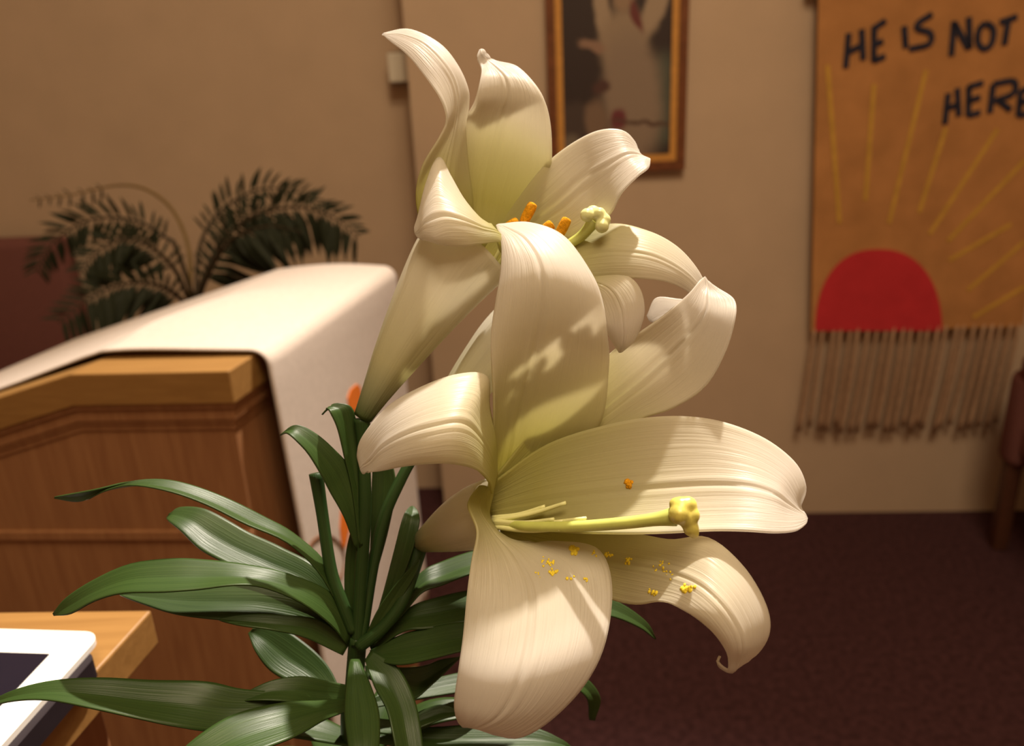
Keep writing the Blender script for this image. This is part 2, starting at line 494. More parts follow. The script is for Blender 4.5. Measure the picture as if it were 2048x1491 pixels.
# ------------------------------------------------------------------ banner
def stroke(name, pts, width, off, mat, parent, n=14, taper=False):
    """flat painted stroke: a thin slab following points on the banner."""
    P = spline(pts, n) if len(pts) > 2 else [pts[0] + (pts[-1] - pts[0]) * (i / 2) for i in range(3)]
    k = len(P) - 1
    vs = []
    for i, p in enumerate(P):
        t = (P[min(i + 1, k)] - P[max(i - 1, 0)]).normalized()
        s = t.cross(WN).normalized()
        wd = width * (1 - 0.5 * i / k if taper else 1)
        for e, q in ((1, 0), (-1, 0), (1, 1), (-1, 1)):
            vs.append(p + s * (wd / 2 * e) + WN * (q * 0.0015))
    f = []
    for i in range(k):
        a, b = i * 4, (i + 1) * 4
        f += [(a + 2, a + 3, b + 3, b + 2), (a, b, b + 1, a + 1), (a, a + 2, b + 2, b), (a + 1, b + 1, b + 3, a + 3)]
    f += [(0, 1, 3, 2), (k * 4, k * 4 + 2, k * 4 + 3, k * 4 + 1)]
    return vs, f

def banner():
    OFF = 0.045
    q = lambda px, py: wp(px, py, OFF + 0.001)
    bl = wp(1622, 664, OFF); tlp = wp(1634, 120, OFF); brp = wp(2044, 668, OFF)
    s0 = (bl - STEP).dot(WS); s1 = (brp - STEP).dot(WS)
    z0 = bl.z; z1 = z0 + 1.02
    top = wp(1637, 0, OFF)
    skew = ((top - STEP).dot(WS) - s0) / (top.z - z0)      # the cloth hangs a little askew
    P = lambda s, z, off: STEP + WS * s + UP * z + WN * off
    t = thing('banner', 'orange cloth banner with red sun, yellow rays and hand-lettered words', 'banner', P((s0 + s1) / 2, z0, OFF))
    # cloth with faint vertical folds, as a closed slab
    nu, nv = 40, 30
    vs, f = [], []
    for side in (0, 1):
        for i in range(nu + 1):
            for j in range(nv + 1):
                z = z0 + (z1 - z0) * j / nv; s = s0 + (s1 - s0) * i / nu + skew * (z - z0)
                ripple = 0.0
                vs.append(P(s, z, OFF - side * 0.004 + ripple))
    o2 = (nu + 1) * (nv + 1)
    idx = lambda i, j: i * (nv + 1) + j
    for i in range(nu):
        for j in range(nv):
            a = (idx(i, j), idx(i + 1, j), idx(i + 1, j + 1), idx(i, j + 1))
            f.append(a); f.append(tuple(o2 + k for k in a[::-1]))
    ring = [idx(i, 0) for i in range(nu + 1)] + [idx(nu, j) for j in range(1, nv + 1)] + [idx(i, nv) for i in range(nu - 1, -1, -1)] + [idx(0, j) for j in range(nv - 1, 0, -1)]
    for k in range(len(ring)):
        a, b = ring[k], ring[(k + 1) % len(ring)]
        f.append((a, a + o2, b + o2, b))
    link('cloth', mesh_of('cloth', vs, f), 'banner_cloth', t)
    obox('hanging_rod', P(s0 - 0.03 + skew * (z1 - z0), z1 - 0.012, OFF - 0.045), WS * (s1 - s0 + 0.06), UP * 0.022, WN * 0.05, 'dark_wood', t, 0.004)
    # sun
    sv = []
    n = 36
    for i in range(n + 1):
        a = math.pi * i / n
        c, s_ = math.cos(a), math.sin(a)
        sv.append(q(1757 - 127 * math.copysign(abs(c) ** 0.85, c), 661 - 163 * abs(s_) ** 0.92))
    link('sun', prism('sun_tmp', sv, WN * 0.002, 'banner_red', t).data, 'banner_red', t)
    bpy.data.objects.remove(bpy.data.objects['sun_tmp'], do_unlink=True)
    # rays
    rays = [((1679, 446), (1655, 130)), ((1731, 400), (1748, 168)), ((1778, 446), (1852, 140)), ((1838, 425), (1892, 255)),
            ((1859, 468), (1995, 258)), ((1895, 482), (2052, 318)), ((1898, 520), (2022, 448)), ((1935, 580), (2050, 482)), ((1946, 634), (2050, 572))]
    for a, b in rays:
        vs, f = stroke('ray', [q(*a), q(*b)], 0.0125, 0, None, t)
        link('sun_ray', mesh_of('sun_ray', vs, f), 'banner_yellow', t)
    # hand lettering
    letters = {
        'H1': [[(1697, 66), (1691, 136)], [(1723, 58), (1726, 120)], [(1697, 104), (1727, 88)]],
        'E1': [[(1748, 52), (1747, 123)], [(1747, 57), (1771, 41)], [(1747, 90), (1766, 82)], [(1746, 122), (1770, 112)]],
        'I': [[(1808, 52), (1811, 96)]],
        'S': [[(1864, 28), (1836, 46), (1836, 58), (1860, 66), (1858, 88), (1818, 98)]],
        'N': [[(1908, 42), (1902, 112)], [(1908, 46), (1937, 98)], [(1937, 34), (1939, 98)]],
        'O': [[(1971, 46), (1958, 58), (1955, 84), (1968, 98), (1983, 86), (1986, 58), (1971, 46)]],
        'T': [[(1999, 45), (2034, 33)], [(2016, 40), (2008, 90)]],
        'H2': [[(1896, 186), (1889, 248)], [(1914, 176), (1917, 232)], [(1895, 216), (1917, 208)]],
        'E2': [[(1937, 172), (1936, 232)], [(1936, 174), (1966, 165)], [(1936, 202), (1960, 194)], [(1936, 231), (1960, 224)]],
        'R': [[(1986, 168), (1979, 226)], [(1986, 168), (2026, 162), (2026, 186), (1988, 202)], [(1996, 200), (2021, 220)]],
        'E3': [[(2041, 180), (2036, 232)], [(2041, 182), (2064, 175)], [(2039, 205), (2058, 200)], [(2036, 231), (2060, 226)]],
    }
    for k, strokes in letters.items():
        V, F = [], []
        for st in strokes:
            vs, f = stroke('l', [q(*p) + WN * 0.002 for p in st], 0.0165, 0, None, t)
            o = len(V); V += vs; F += [tuple(i + o for i in ff) for ff in f]
        link('letter', mesh_of('letter', V, F), 'banner_ink', t)
    # fringe
    rnd = random.Random(3)
    nf = 24
    for i in range(nf):
        s = s0 + (s1 - s0) * (i + 0.5) / nf + rnd.uniform(-0.004, 0.004)
        ln = rnd.uniform(0.335, 0.365)
        dr = rnd.uniform(-0.030, -0.012)
        pts = [P(s, z0 + 0.01, OFF - 0.002), P(s + dr * 0.3, z0 - ln * 0.35, OFF - 0.002 + rnd.uniform(-.006, .006)),
               P(s + dr * 0.6, z0 - ln * 0.7, OFF - 0.004), P(s + dr, z0 - ln, OFF - 0.006)]
        rr = rnd.uniform(0.0055, 0.0085)
        link('fringe_strand', tube_mesh('fringe_strand', pts, [rr * .7, rr, rr, rr * 1.25], 7, 8), 'fringe_yarn', t)
banner()

# ------------------------------------------------------------------ upholstered chairs (dark wine)
def chair(base, rz, label, back_h, seat_h=0.46, wd=0.56, dp=0.52):
    t = thing('upholstered_chair', label, 'chair', base)
    R = Matrix.Translation(base) @ Matrix.Rotation(rz, 4, 'Z')
    def part(name, x0, x1, y0, y1, z0, z1, mat, bev):
        bm = bmesh.new()
        vs = [(x0, y0, z0), (x1, y0, z0), (x1, y1, z0), (x0, y1, z0)]
        f = bm.faces.new([bm.verts.new(v) for v in vs])
        r = bmesh.ops.extrude_face_region(bm, geom=[f])
        bmesh.ops.translate(bm, verts=[g for g in r['geom'] if isinstance(g, bmesh.types.BMVert)], vec=(0, 0, z1 - z0))
        bmesh.ops.bevel(bm, geom=bm.edges[:], offset=bev, segments=4, affect='EDGES', profile=0.5)
        bmesh.ops.recalc_face_normals(bm, faces=bm.faces[:])
        bmesh.ops.transform(bm, matrix=R, verts=bm.verts[:])
        me = bpy.data.meshes.new(name); bm.to_mesh(me); bm.free()
        me.polygons.foreach_set('use_smooth', [True] * len(me.polygons))
        link(name, me, mat, t)
    h = wd / 2
    part('seat', -h + .02, h - .02, -dp / 2, dp / 2 - .05, seat_h - .12, seat_h, 'wine_fabric', 0.03)
    part('backrest', -h, h, dp / 2 - .10, dp / 2, seat_h - .16, back_h, 'wine_fabric', 0.035)
    for sx in (-1, 1):
        x = sx * (h - 0.035)
        part('armrest', x - .035, x + .035, -dp / 2 + .02, dp / 2 - .05, seat_h + .14, seat_h + .21, 'wine_fabric', 0.02)
        part('arm_post', x - .02, x + .02, -dp / 2 + .03, -dp / 2 + .08, seat_h - .02, seat_h + .16, 'dark_wood', 0.006)
        part('leg', x - .022, x + .022, -dp / 2 + .01, -dp / 2 + .055, 0, seat_h - .10, 'dark_wood', 0.006)
        part('leg', x - .022, x + .022, dp / 2 - .075, dp / 2 - .03, 0, seat_h - .10, 'dark_wood', 0.006)

# chair in the alcove behind the palm: right edge seen at (92,600), top at y=492
pr = on_plane(92, 600, FR + WN * 0.30, WN)
ptop = on_plane(60, 493, FR + WN * 0.30, WN)
ang = math.atan2(WS.y, WS.x)
cb = Vector((pr.x, pr.y, 0)) - WS * 0.28 + WN * 0.0
chair(cb + WN * 0.02, ang, 'wine upholstered chair behind the palm', ptop.z)
# chair beside the banner: left edge seen about (2012,900), top about y=792
pr = on_plane(2010, 900, FA + WN * 0.42, WN)
ptop = on_plane(2048, 790, FA + WN * 0.42, WN)
chair(Vector((pr.x, pr.y, 0)) + WS * 0.385 + WN * 0.02, ang, 'wine upholstered chair standing under the edge of the banner', ptop.z)

# ------------------------------------------------------------------ pulpit
ZT = 1.20
PC = on_z(457, 742, ZT)                     # front corner of the top slab
pl = on_z(140, 748, ZT)                     # where the top starts to slope down
U = (pl - PC); FLAT = U.length; U.normalize()          # along the side that faces us
V = Vector((-U.y, U.x, 0))
if V.y < 0: V = -V
V = on_z(772, 541, ZT) - PC; DEPTH = V.length; V.normalize()   # along the front end, away from us
SL = math.radians(16)                       # slope of the reading desk
def PP(u, v, z): return PC + U * u + V * v + UP * (z - ZT)
def pulpit():
    t = thing('pulpit', 'oak pulpit with a sloping top and stepped mouldings on its side', 'pulpit', PP(0.3, DEPTH / 2, 0))
    ds = 0.42
    def profile(off, inset, zb=None, uend=FLAT + ds):
        """top line lowered by off, from the front end (inset) to the low reading end"""
        return [(inset, ZT - off), (FLAT + off * 0.15, ZT - off), (uend, ZT - off - (uend - FLAT) * math.tan(SL))]
    def band(name, o1, o2, proud, mat, bev=0.0, inset=0.0):
        a = profile(o1, inset); b = profile(o2, inset)
        poly = [PP(u, -proud, z) for u, z in a] + [PP(u, -proud, z) for u, z in b[::-1]]
        return prism(name, poly, V * (DEPTH + 2 * proud), mat, t, bev)
    band('top_slab', 0.0, 0.041, 0.0, 'oak_long', 0.0015)
    m1 = 0.012
    # body under it
    a = profile(0.041, m1)
    poly = [PP(u, m1, z) for u, z in a] + [PP(a[-1][0], m1, 0.0), PP(m1, m1, 0.0)]
    prism('body', poly, V * (DEPTH - 2 * m1), 'oak', t)
    for o1, o2, pr_, ins in ((0.041, 0.048, -0.003, 0.003), (0.048, 0.064, -0.006, 0.006), (0.064, 0.070, -0.008, 0.008), (0.070, 0.078, -0.010, 0.010)):
        band('moulding', o1, o2, pr_, 'oak', 0.001, ins)
    # lower rail across the side panel
    zr = on_plane(250, 1046, PP(0, m1, 0), V).z
    obox('side_rail', PP(m1, m1 - 0.004, zr - 0.007), U * (FLAT + ds - m1), UP * 0.014, V * 0.006, 'oak', t, 0.0015)
    obox('plinth', PP(-0.005, -0.005, 0.0), U * (FLAT + ds), V * (DEPTH + 0.01), UP * 0.09, 'oak', t, 0.004)
pulpit()

# white runner over the pulpit
def runner():
    # path in the (u, z) plane: low reading end, up the slope, over the front end, down
    sl = math.tan(SL)
    th = 0.004
    path = []
    for k in range(81):
        u = FLAT + 0.40 * (1 - k / 80)
        path.append((u, ZT - (u - FLAT) * sl + 0.004))
    for k in range(1, 49):
        u = FLAT * (1 - k / 48) + 0.004
        path.append((u, ZT + 0.004 + 0.006 * math.sin(math.pi * k / 48)))
    NT = len(path) + 5
    for k in range(1, 7):
        a = math.pi / 2 * k / 6
        path.append((0.004 - 0.022 * math.sin(a), ZT + 0.004 - 0.022 * (1 - math.cos(a))))
    HANG = 0.66
    CR0, CR1 = (0.216, 0.090), (0.150, 0.300)
    z0 = ZT + 0.004 - 0.022
    for k in range(1, 23):
        path.append((-0.018, z0 - HANG * k / 22))
    nP = len(path)
    nw = 56
    v0, v1 = 0.055, DEPTH - 0.004
    vs = []
    for i, (u, z) in enumerate(path):
        # smooth normal of the path for thickness
        du = path[min(i + 1, nP - 1)][0] - path[max(i - 1, 0)][0]
        dz = path[min(i + 1, nP - 1)][1] - path[max(i - 1, 0)][1]
        hang = max(0, (z0 - z)) / HANG if i > NT else 0
        for j in range(nw + 1):
            f = j / nw
            a0 = v0 + 0.012 * hang; a1 = v1
            v = a0 + (a1 - a0) * f
            lift = 0.0
            if i <= NT:
                lift = 0.010 * math.exp(-(f / 0.05) ** 2) * (0.5 + 0.5 * math.sin(i * 0.1)) * 0.5 + 0.005 * f * min(1, i / NT * 1.2)
                # soft crease running back from the bend, lower on its reading side
                cu = CR0[0] + (CR1[0] - CR0[0]) * (v - CR0[1]) / (CR1[1] - CR0[1])
                du_ = u - cu
                env = max(0, 1 - abs((v - 0.205) / 0.15) ** 3)
                lift += 0.011 * env * (math.exp(-(du_ / 0.008) ** 2) if du_ > 0 else math.exp(-(du_ / 0.07) ** 2))
            wob = 0.006 * math.sin(f * 7) * hang + (0.006 - 0.008 * f) * min(1, hang * 2.5)
            vs.append(PP(u - wob, v, z + lift))
    faces = [(i * (nw + 1) + j, i * (nw + 1) + j + 1, (i + 1) * (nw + 1) + j + 1, (i + 1) * (nw + 1) + j) for i in range(nP - 1) for j in range(nw)]
    me = mesh_of('pulpit_runner', vs, faces, True)
    t = thing('pulpit_runner', 'white cloth runner draped over the top and end of the oak pulpit', 'cloth', PP(0.1, 0.2, ZT + 0.004))
    o = link('cloth', me, 'white_cloth', t)
    solid(o, 0.0025)
    dg = bpy.context.evaluated_depsgraph_get()
    bvh = BVHTree.FromPolygons([Vector(v) for v in vs], faces)
    def onc(px, py, off=0.003):
        r = ray(px, py).normalized()
        h = bvh.ray_cast(CAM, r)
        if h[0] is None:
            return None
        return h[0] - r * off
    def patch(name, outline, mat, nn=None):
        pts = [onc(*p) for p in outline]
        if any(p is None for p in pts): return
        d = (PC - V * 0 - U * 1 - PC)
        prism(name, pts, -U * -0.0015 if False else (-U) * 0.0015, mat, t)
    patch('flame_patch', [(712, 768), (700, 779), (694, 796), (696, 812), (704, 822), (714, 818), (720, 806), (722, 788), (719, 772)], 'orange_felt')
    patch('flame_patch', [(681, 1020), (690, 1018), (699, 1035), (697, 1060), (692, 1085), (687, 1097), (682, 1085), (679, 1055)], 'orange_felt')
    # stitched ring
    ring = []
    for k in range(33):
        a = 2 * math.pi * k / 32
        p = onc(650 + 38 * math.cos(a), 1122 + 52 * math.sin(a))
        if p is not None: ring.append(p)
    if len(ring) > 20:
        link('stitched_ring', tube_mesh('stitched_ring', ring, [0.0022] * len(ring), 6, 64), 'brown_thread', t)
runner()

# ------------------------------------------------------------------ low desk with the tablet
ZD = 1.19
DC = on_z(303, 1219, ZD)
dn = on_z(60, 1486, ZD)
DY = (dn - DC).normalized()                 # towards us
dl = on_z(150, 1221, ZD)
DX = (dl - DC).normalized()                 # to the left
def desk():
    t = thing('desk', 'honey oak desk with a thick top, standing before the pulpit', 'desk', DC + DX * 0.3 + DY * 0.2 - UP * ZD)
    L1, L2 = 0.52, 0.36
    obox('desktop', DC - UP * 0.026, DX * L1, DY * L2, UP * 0.026, 'oak_long', t, 0.0015)
    for a in (0.03, L1 - 0.05):
        for b in (0.025, L2 - 0.06):
            obox('leg', DC + DX * a + DY * b - UP * ZD, DX * 0.035, DY * 0.035, UP * (ZD - 0.026), 'oak', t, 0.002)
    obox('apron', DC + DX * 0.035 + DY * 0.03 - UP * 0.09, DX * 0.02, DY * (L2 - 0.07), UP * 0.064, 'oak', t)
desk()

def rounded(c, a, b, la, lb, r, n=6):
    """rounded rectangle outline from corner c along unit a (length la) and b (length lb)"""
    pts = []
    for (ox, oy, a0) in ((la - r, r, -90), (la - r, lb - r, 0), (r, lb - r, 90), (r, r, 180)):
        for k in range(n + 1):
            th = math.radians(a0 + 90 * k / n)
            pts.append(c + a * (ox + r * math.cos(th)) + b * (oy + r * math.sin(th)))
    return pts
def tablet():
    zt = ZD + 0.016
    TR = on_z(206, 1263, zt); b1 = on_z(2, 1491, zt); l1 = on_z(0, 1261, zt)
    ty = (b1 - TR).normalized()
    tx = (l1 - TR); tx = (tx - ty * tx.dot(ty)).normalized()
    t = thing('tablet', 'white framed tablet with a dark screen lying on the honey oak desk', 'tablet', TR + tx * 0.09 + ty * 0.12 - UP * 0.016)
    r0 = rounded(TR - UP * 0.0035, tx, ty, 0.186, 0.241, 0.011)
    prism('bezel', r0, UP * 0.0035, 'tablet_white', t, 0.0)
    s0 = rounded(TR + tx * 0.0195 + ty * 0.0205, tx, ty, 0.148, 0.198, 0.0008, 2)
    prism('screen', s0, UP * 0.0004, 'tablet_screen', t)
    c0 = rounded(TR - tx * 0.005 + ty * 0.014 - UP * 0.016, tx, ty, 0.190, 0.225, 0.008)
    prism('case', c0, UP * 0.0125, 'tablet_case', t)
    hb = TR + tx * 0.093 + ty * 0.2295
    prism('home_button', [hb + tx * 0.005 * math.cos(a * math.pi / 8) + ty * 0.005 * math.sin(a * math.pi / 8) for a in range(16)], UP * 0.0005, 'box_grey', t)
tablet()

# ------------------------------------------------------------------ palm behind the pulpit
def palm():
    D0 = 1.95
    base = at(385, 610, D0)
    zpot = base.z - 0.05
    t = thing('potted_palm', 'dark feathery palm in a terracotta pot behind the pulpit', 'plant', (base.x, base.y, zpot - 0.24))
    # pot (lathe)
    def lathe(name, prof, c, mat, parent, seg=28):
        vs = []
        for r, z in prof:
            for j in range(seg):
                a = 2 * math.pi * j / seg
                vs.append(Vector((c[0] + r * math.cos(a), c[1] + r * math.sin(a), c[2] + z)))
        n = len(prof)
        f = [(i * seg + j, i * seg + (j + 1) % seg, (i + 1) * seg + (j + 1) % seg, (i + 1) * seg + j) for i in range(n - 1) for j in range(seg)]
        f += [tuple(range(seg))[::-1], tuple((n - 1) * seg + j for j in range(seg))]
        return link(name, mesh_of(name, vs, f, True), mat, parent)
    c = (base.x, base.y, zpot - 0.24)
    lathe('pot', [(0.08, 0), (0.115, 0.18), (0.125, 0.185), (0.128, 0.24), (0.115, 0.24), (0.112, 0.20)], c, 'terracotta', t)
    lathe('soil', [(0.113, 0.195), (0.113, 0.222)], c, 'soil', t)
    # stand
    st = thing('plant_stand', 'dark wooden pedestal under the palm behind the pulpit', 'stand', (base.x, base.y, 0))
    hs = c[2]
    o = Vector((base.x, base.y, 0))
    X, Y = Vector((1, 0, 0)), Vector((0, 1, 0))
    obox('top', o + Vector((-0.16, -0.16, hs - 0.03)), X * 0.32, Y * 0.32, UP * 0.03, 'dark_wood', st, 0.003)
    for sx in (-1, 1):
        for sy in (-1, 1):
            obox('leg', o + Vector((sx * 0.125 - 0.02, sy * 0.125 - 0.02, 0)), X * 0.04, Y * 0.04, UP * (hs - 0.03), 'dark_wood', st, 0.003)
    # leaflet mesh along +X, length 1, folded, shared
    w_ = 0.085
    lv = [(0, 0, 0), (0.3, w_, 0.03), (0.3, 0, 0), (0.3, -w_, 0.03), (0.7, w_ * .8, -0.01), (0.7, 0, -0.04), (0.7, -w_ * .8, -0.01), (1, 0, -0.12)]
    lf = [(0, 2, 1), (0, 3, 2), (1, 2, 5, 4), (2, 3, 6, 5), (4, 5, 7), (5, 6, 7)]
    lm = mesh_of('leaflet', lv, lf, True, [(v[0], v[1] * 4 + .5) for v in lv])
    lm.materials.append(MATS['palm_leaf'])
    fr = [
        # path (px, py, depth), leaflet length above / below in px, start, number of pairs, stalk
        ([(388, 600, D0), (352, 494, D0 - .05), (332, 475, D0 - .06), (274, 441, D0 - .08), (195, 436, D0 - .1), (137, 460, D0 - .12), (92, 502, D0 - .13), (72, 545, D0 - .13)], 40, 46, 0.30, 23, 0),
        ([(380, 600, D0 + .05), (378, 500, D0 + .06), (345, 420, D0 + .08), (290, 378, D0 + .1), (230, 371, D0 + .12), (150, 388, D0 + .14), (60, 400, D0 + .15)], 16, 30, 0.72, 7, 1),
        ([(382, 610, D0), (350, 540, D0 - .1), (300, 492, D0 - .16), (245, 478, D0 - .2), (190, 505, D0 - .24), (160, 545, D0 - .26)], 36, 62, 0.22, 19, 0),
        ([(382, 615, D0), (330, 575, D0 - .15), (260, 565, D0 - .22), (190, 590, D0 - .27), (115, 645, D0 - .3)], 44, 74, 0.15, 21, 0),
        ([(392, 600, D0), (398, 500, D0 + .03), (425, 440, D0 + .05), (470, 400, D0 + .07), (530, 376, D0 + .08), (600, 386, D0 + .08), (660, 425, D0 + .08)], 40, 30, 0.26, 21, 0),
        ([(395, 610, D0), (425, 520, D0 - .06), (470, 455, D0 - .1), (540, 420, D0 - .13), (610, 415, D0 - .15), (670, 436, D0 - .16), (718, 474, D0 - .17)], 44, 78, 0.22, 23, 0),
        ([(392, 615, D0), (412, 560, D0 - .1), (445, 500, D0 - .16), (480, 468, D0 - .2), (540, 452, D0 - .22), (600, 462, D0 - .24)], 34, 84, 0.2, 17, 0),
        ([(390, 612, D0), (400, 570, D0 + .05), (430, 500, D0 + .1), (470, 440, D0 + .14), (520, 420, D0 + .16), (580, 440, D0 + .2)], 36, 56, 0.25, 16, 0),
    ]
    rnd = random.Random(11)
    for path, l_up, l_dn, start, n, bare in fr:
        pts = [at(*p) for p in path]
        K = 80
        S = spline(pts, K)
        stalk = link('frond', tube_mesh('frond', pts, [0.006 - 0.0046 * i / (len(pts) - 1) for i in range(len(pts))], 6, 30), 'palm_stalk' if bare else 'palm_rib', t)
        for k in range(n):
            f = start + (1 - start) * (k + 0.3) / n
            i = min(K - 1, int(f * K))
            tg = (S[i + 1] - S[i]).normalized()
            view = (CAM - S[i]).normalized()
            perp = tg.cross(view).normalized()
            if perp.z < 0: perp = -perp
            taper = 0.6 + 0.4 * math.sin(math.pi * min(1, (k + 2) / n))
            for sgn, ln in ((1, l_up), (-1, l_dn)):
                d = tg * rnd.uniform(0.4, 0.7) + perp * sgn * rnd.uniform(0.75, 1.0) + view * rnd.uniform(-.45, .45) * sgn - UP * 0.25
                d.normalize()
                L = 1.3 * ln / FPX * D0 * taper * rnd.uniform(0.85, 1.15)
                z = view + UP * 0.5 + Vector((rnd.uniform(-.4, .4), 0, 0))
                z = (z - d * z.dot(d)).normalized(); y = z.cross(d)
                lo = bpy.data.objects.new('leaflet', lm)
                COL.objects.link(lo)
                lo.parent = stalk
                lo.matrix_basis = Matrix(((d.x * L, y.x * L, z.x * L, S[i].x), (d.y * L, y.y * L, z.y * L, S[i].y), (d.z * L, y.z * L, z.z * L, S[i].z), (0, 0, 0, 1)))
palm()

# ------------------------------------------------------------------ the lily
CM = 0.01
def net(rows):
    return [[at(x, y, d * CM) for (x, y, d) in r] for r in rows]
stem_top = at(716, 1270, .352)
foot = at(700, 1600, .385)
pot_c = Vector((foot.x, foot.y, foot.z - 0.19))
lily = thing('potted_lily', 'potted white lily with two open trumpet flowers and glossy green leaves', 'plant', pot_c)
Z_POT = pot_c.z

def lathe2(name, prof, c, mat, parent, seg=36, flute=0.0):
    vs = []
    for r, z in prof:
        for j in range(seg):
            a = 2 * math.pi * j / seg
            rr = r * (1 + flute * (1 if j % 2 else -1) * min(1, z / 0.1))
            vs.append(Vector((c[0] + rr * math.cos(a), c[1] + rr * math.sin(a), c[2] + z)))
    n = len(prof)
    f = [(i * seg + j, i * seg + (j + 1) % seg, (i + 1) * seg + (j + 1) % seg, (i + 1) * seg + j) for i in range(n - 1) for j in range(seg)]
    f += [tuple(range(seg))[::-1], tuple((n - 1) * seg + j for j in range(seg))]
    return link(name, mesh_of(name, vs, f, True), mat, parent)
lathe2('pot', [(0.055, 0), (0.072, 0.10), (0.078, 0.135), (0.074, 0.135), (0.070, 0.115)], pot_c, 'foil', lily, 36, 0.03)
lathe2('soil', [(0.069, 0.105), (0.069, 0.122)], pot_c, 'soil', lily)
# stand under the pot
ps = thing('pedestal', 'dark wooden pedestal under the lily pot', 'stand', (pot_c.x, pot_c.y, 0))
_o = Vector((pot_c.x, pot_c.y, 0)); _X, _Y = Vector((1, 0, 0)), Vector((0, 1, 0))
obox('top', _o + Vector((-0.11, -0.11, Z_POT - 0.025)), _X * 0.22, _Y * 0.22, UP * 0.025, 'dark_wood', ps, 0.003)
obox('column', _o + Vector((-0.06, -0.06, 0.03)), _X * 0.12, _Y * 0.12, UP * (Z_POT - 0.055), 'dark_wood', ps, 0.004)
obox('base', _o + Vector((-0.11, -0.11, 0)), _X * 0.22, _Y * 0.22, UP * 0.03, 'dark_wood', ps, 0.003)

def px_tube(name, pts, rad_mm, mat, parent, seg=12, n=28):
    return link(name, tube_mesh(name, [at(x, y, d * CM) for x, y, d in pts], [r * .001 for r in rad_mm], seg, n), mat, parent)

# main stem and flower stalks
sp = [pot_c + Vector((0, 0, 0.11)), at(702, 1480, .373), at(708, 1380, .362), stem_top]
link('stem', tube_mesh('stem', sp, [.0045, .0045, .0042, .004], 12, 24), 'lily_stem', lily)
px_tube('flower_stalk', [(714, 1290, 35.2), (722, 1150, 34.9), (730, 1020, 34.6), (727, 900, 34.4), (724, 836, 34.3)], [3.0, 2.9, 2.8, 2.8, 3.6], 'lily_stem', lily)
px_tube('flower_stalk', [(720, 1285, 35.2), (744, 1140, 35.4), (768, 1035, 35.6), (800, 962, 35.8), (824, 918, 36.0), (846, 884, 36.3)], [3.0, 2.7, 2.7, 2.6, 2.5, 2.8], 'lily_stem', lily)
px_tube('flower_stalk', [(718, 1292, 35.0), (765, 1255, 34.9), (802, 1205, 35.0), (826, 1140, 35.6), (838, 1088, 36.2)], [3.0, 2.8, 2.9, 3.2, 4.2], 'lily_stem', lily)
px_tube('cut_stalk', [(706, 1262, 35.1), (684, 1205, 34.9), (662, 1140, 34.8), (645, 1030, 34.7), (632, 946, 34.6)], [2.8, 2.8, 2.7, 2.6, 3.1], 'lily_stem', lily)

# ---- petals of the lower, front flower (edge, middle, edge), depth in cm
F1 = [[(976, 985, 33.8), (990, 1000, 34.4), (1050, 1005, 34.6)],
      [(985, 905, 33.0), (1022, 905, 34.2), (1130, 920, 34.4)],
      [(986, 820, 32.2), (1042, 805, 33.3), (1200, 850, 33.6)],
      [(983, 735, 31.8), (1066, 705, 32.3), (1218, 735, 32.8)],
      [(982, 670, 31.6), (1080, 630, 31.6), (1215, 668, 32.2)],
      [(991, 600, 31.6), (1084, 565, 31.3), (1204, 600, 32.0)],
      [(1001, 540, 31.9), (1074, 518, 31.6), (1178, 543, 32.2)],
      [(1004, 490, 32.5), (1046, 477, 32.4), (1125, 473, 33.0)],
      [(1000, 464, 33.1), (1015, 458, 33.1), (1058, 446, 33.5)],
      [(994, 451, 33.5), (995, 450, 33.5), (998, 449, 33.6)]]
F2 = [[(985, 960, 33.9), (1000, 990, 34.2), (1040, 1000, 33.9)],
      [(1090, 830, 34.2), (1110, 900, 34.4), (1160, 915, 33.8)],
      [(1180, 745, 33.6), (1215, 815, 33.9), (1268, 845, 33.2)],
      [(1235, 695, 33.1), (1290, 755, 33.5), (1345, 817, 32.6)],
      [(1287, 658, 32.8), (1345, 705, 33.1), (1410, 773, 32.2)],
      [(1335, 623, 32.7), (1388, 660, 32.8), (1449, 705, 32.0)],
      [(1375, 589, 32.9), (1410, 624, 32.7), (1470, 635, 32.1)],
      [(1397, 565, 33.2), (1414, 595, 33.0), (1469, 600, 32.7)],
      [(1406, 556, 33.5), (1414, 577, 33.4), (1438, 578, 33.3)],
      [(1409, 553, 33.6), (1411, 556, 33.6), (1414, 562, 33.6)]]
F3 = [[(985, 965, 33.8), (980, 1020, 34.3), (1000, 1052, 33.3)],
      [(1090, 890, 33.9), (1090, 1000, 33.2), (1120, 1062, 31.4)],
      [(1220, 848, 33.2), (1220, 985, 32.2), (1230, 1064, 30.4)],
      [(1330, 832, 32.4), (1330, 975, 31.3), (1330, 1063, 29.7)],
      [(1430, 839, 31.8), (1420, 970, 30.6), (1420, 1061, 29.2)],
      [(1522, 872, 31.4), (1492, 973, 30.1), (1490, 1063, 28.9)],
      [(1586, 922, 31.2), (1545, 987, 29.9), (1550, 1066, 28.9)],
      [(1609, 972, 31.0), (1575, 1007, 30.1), (1592, 1061, 29.4)],
      [(1600, 1010, 31.2), (1598, 1024, 30.4), (1611, 1048, 30.0)],
      [(1610, 1027, 30.7), (1612, 1032, 30.6), (1614, 1037, 30.5)]]
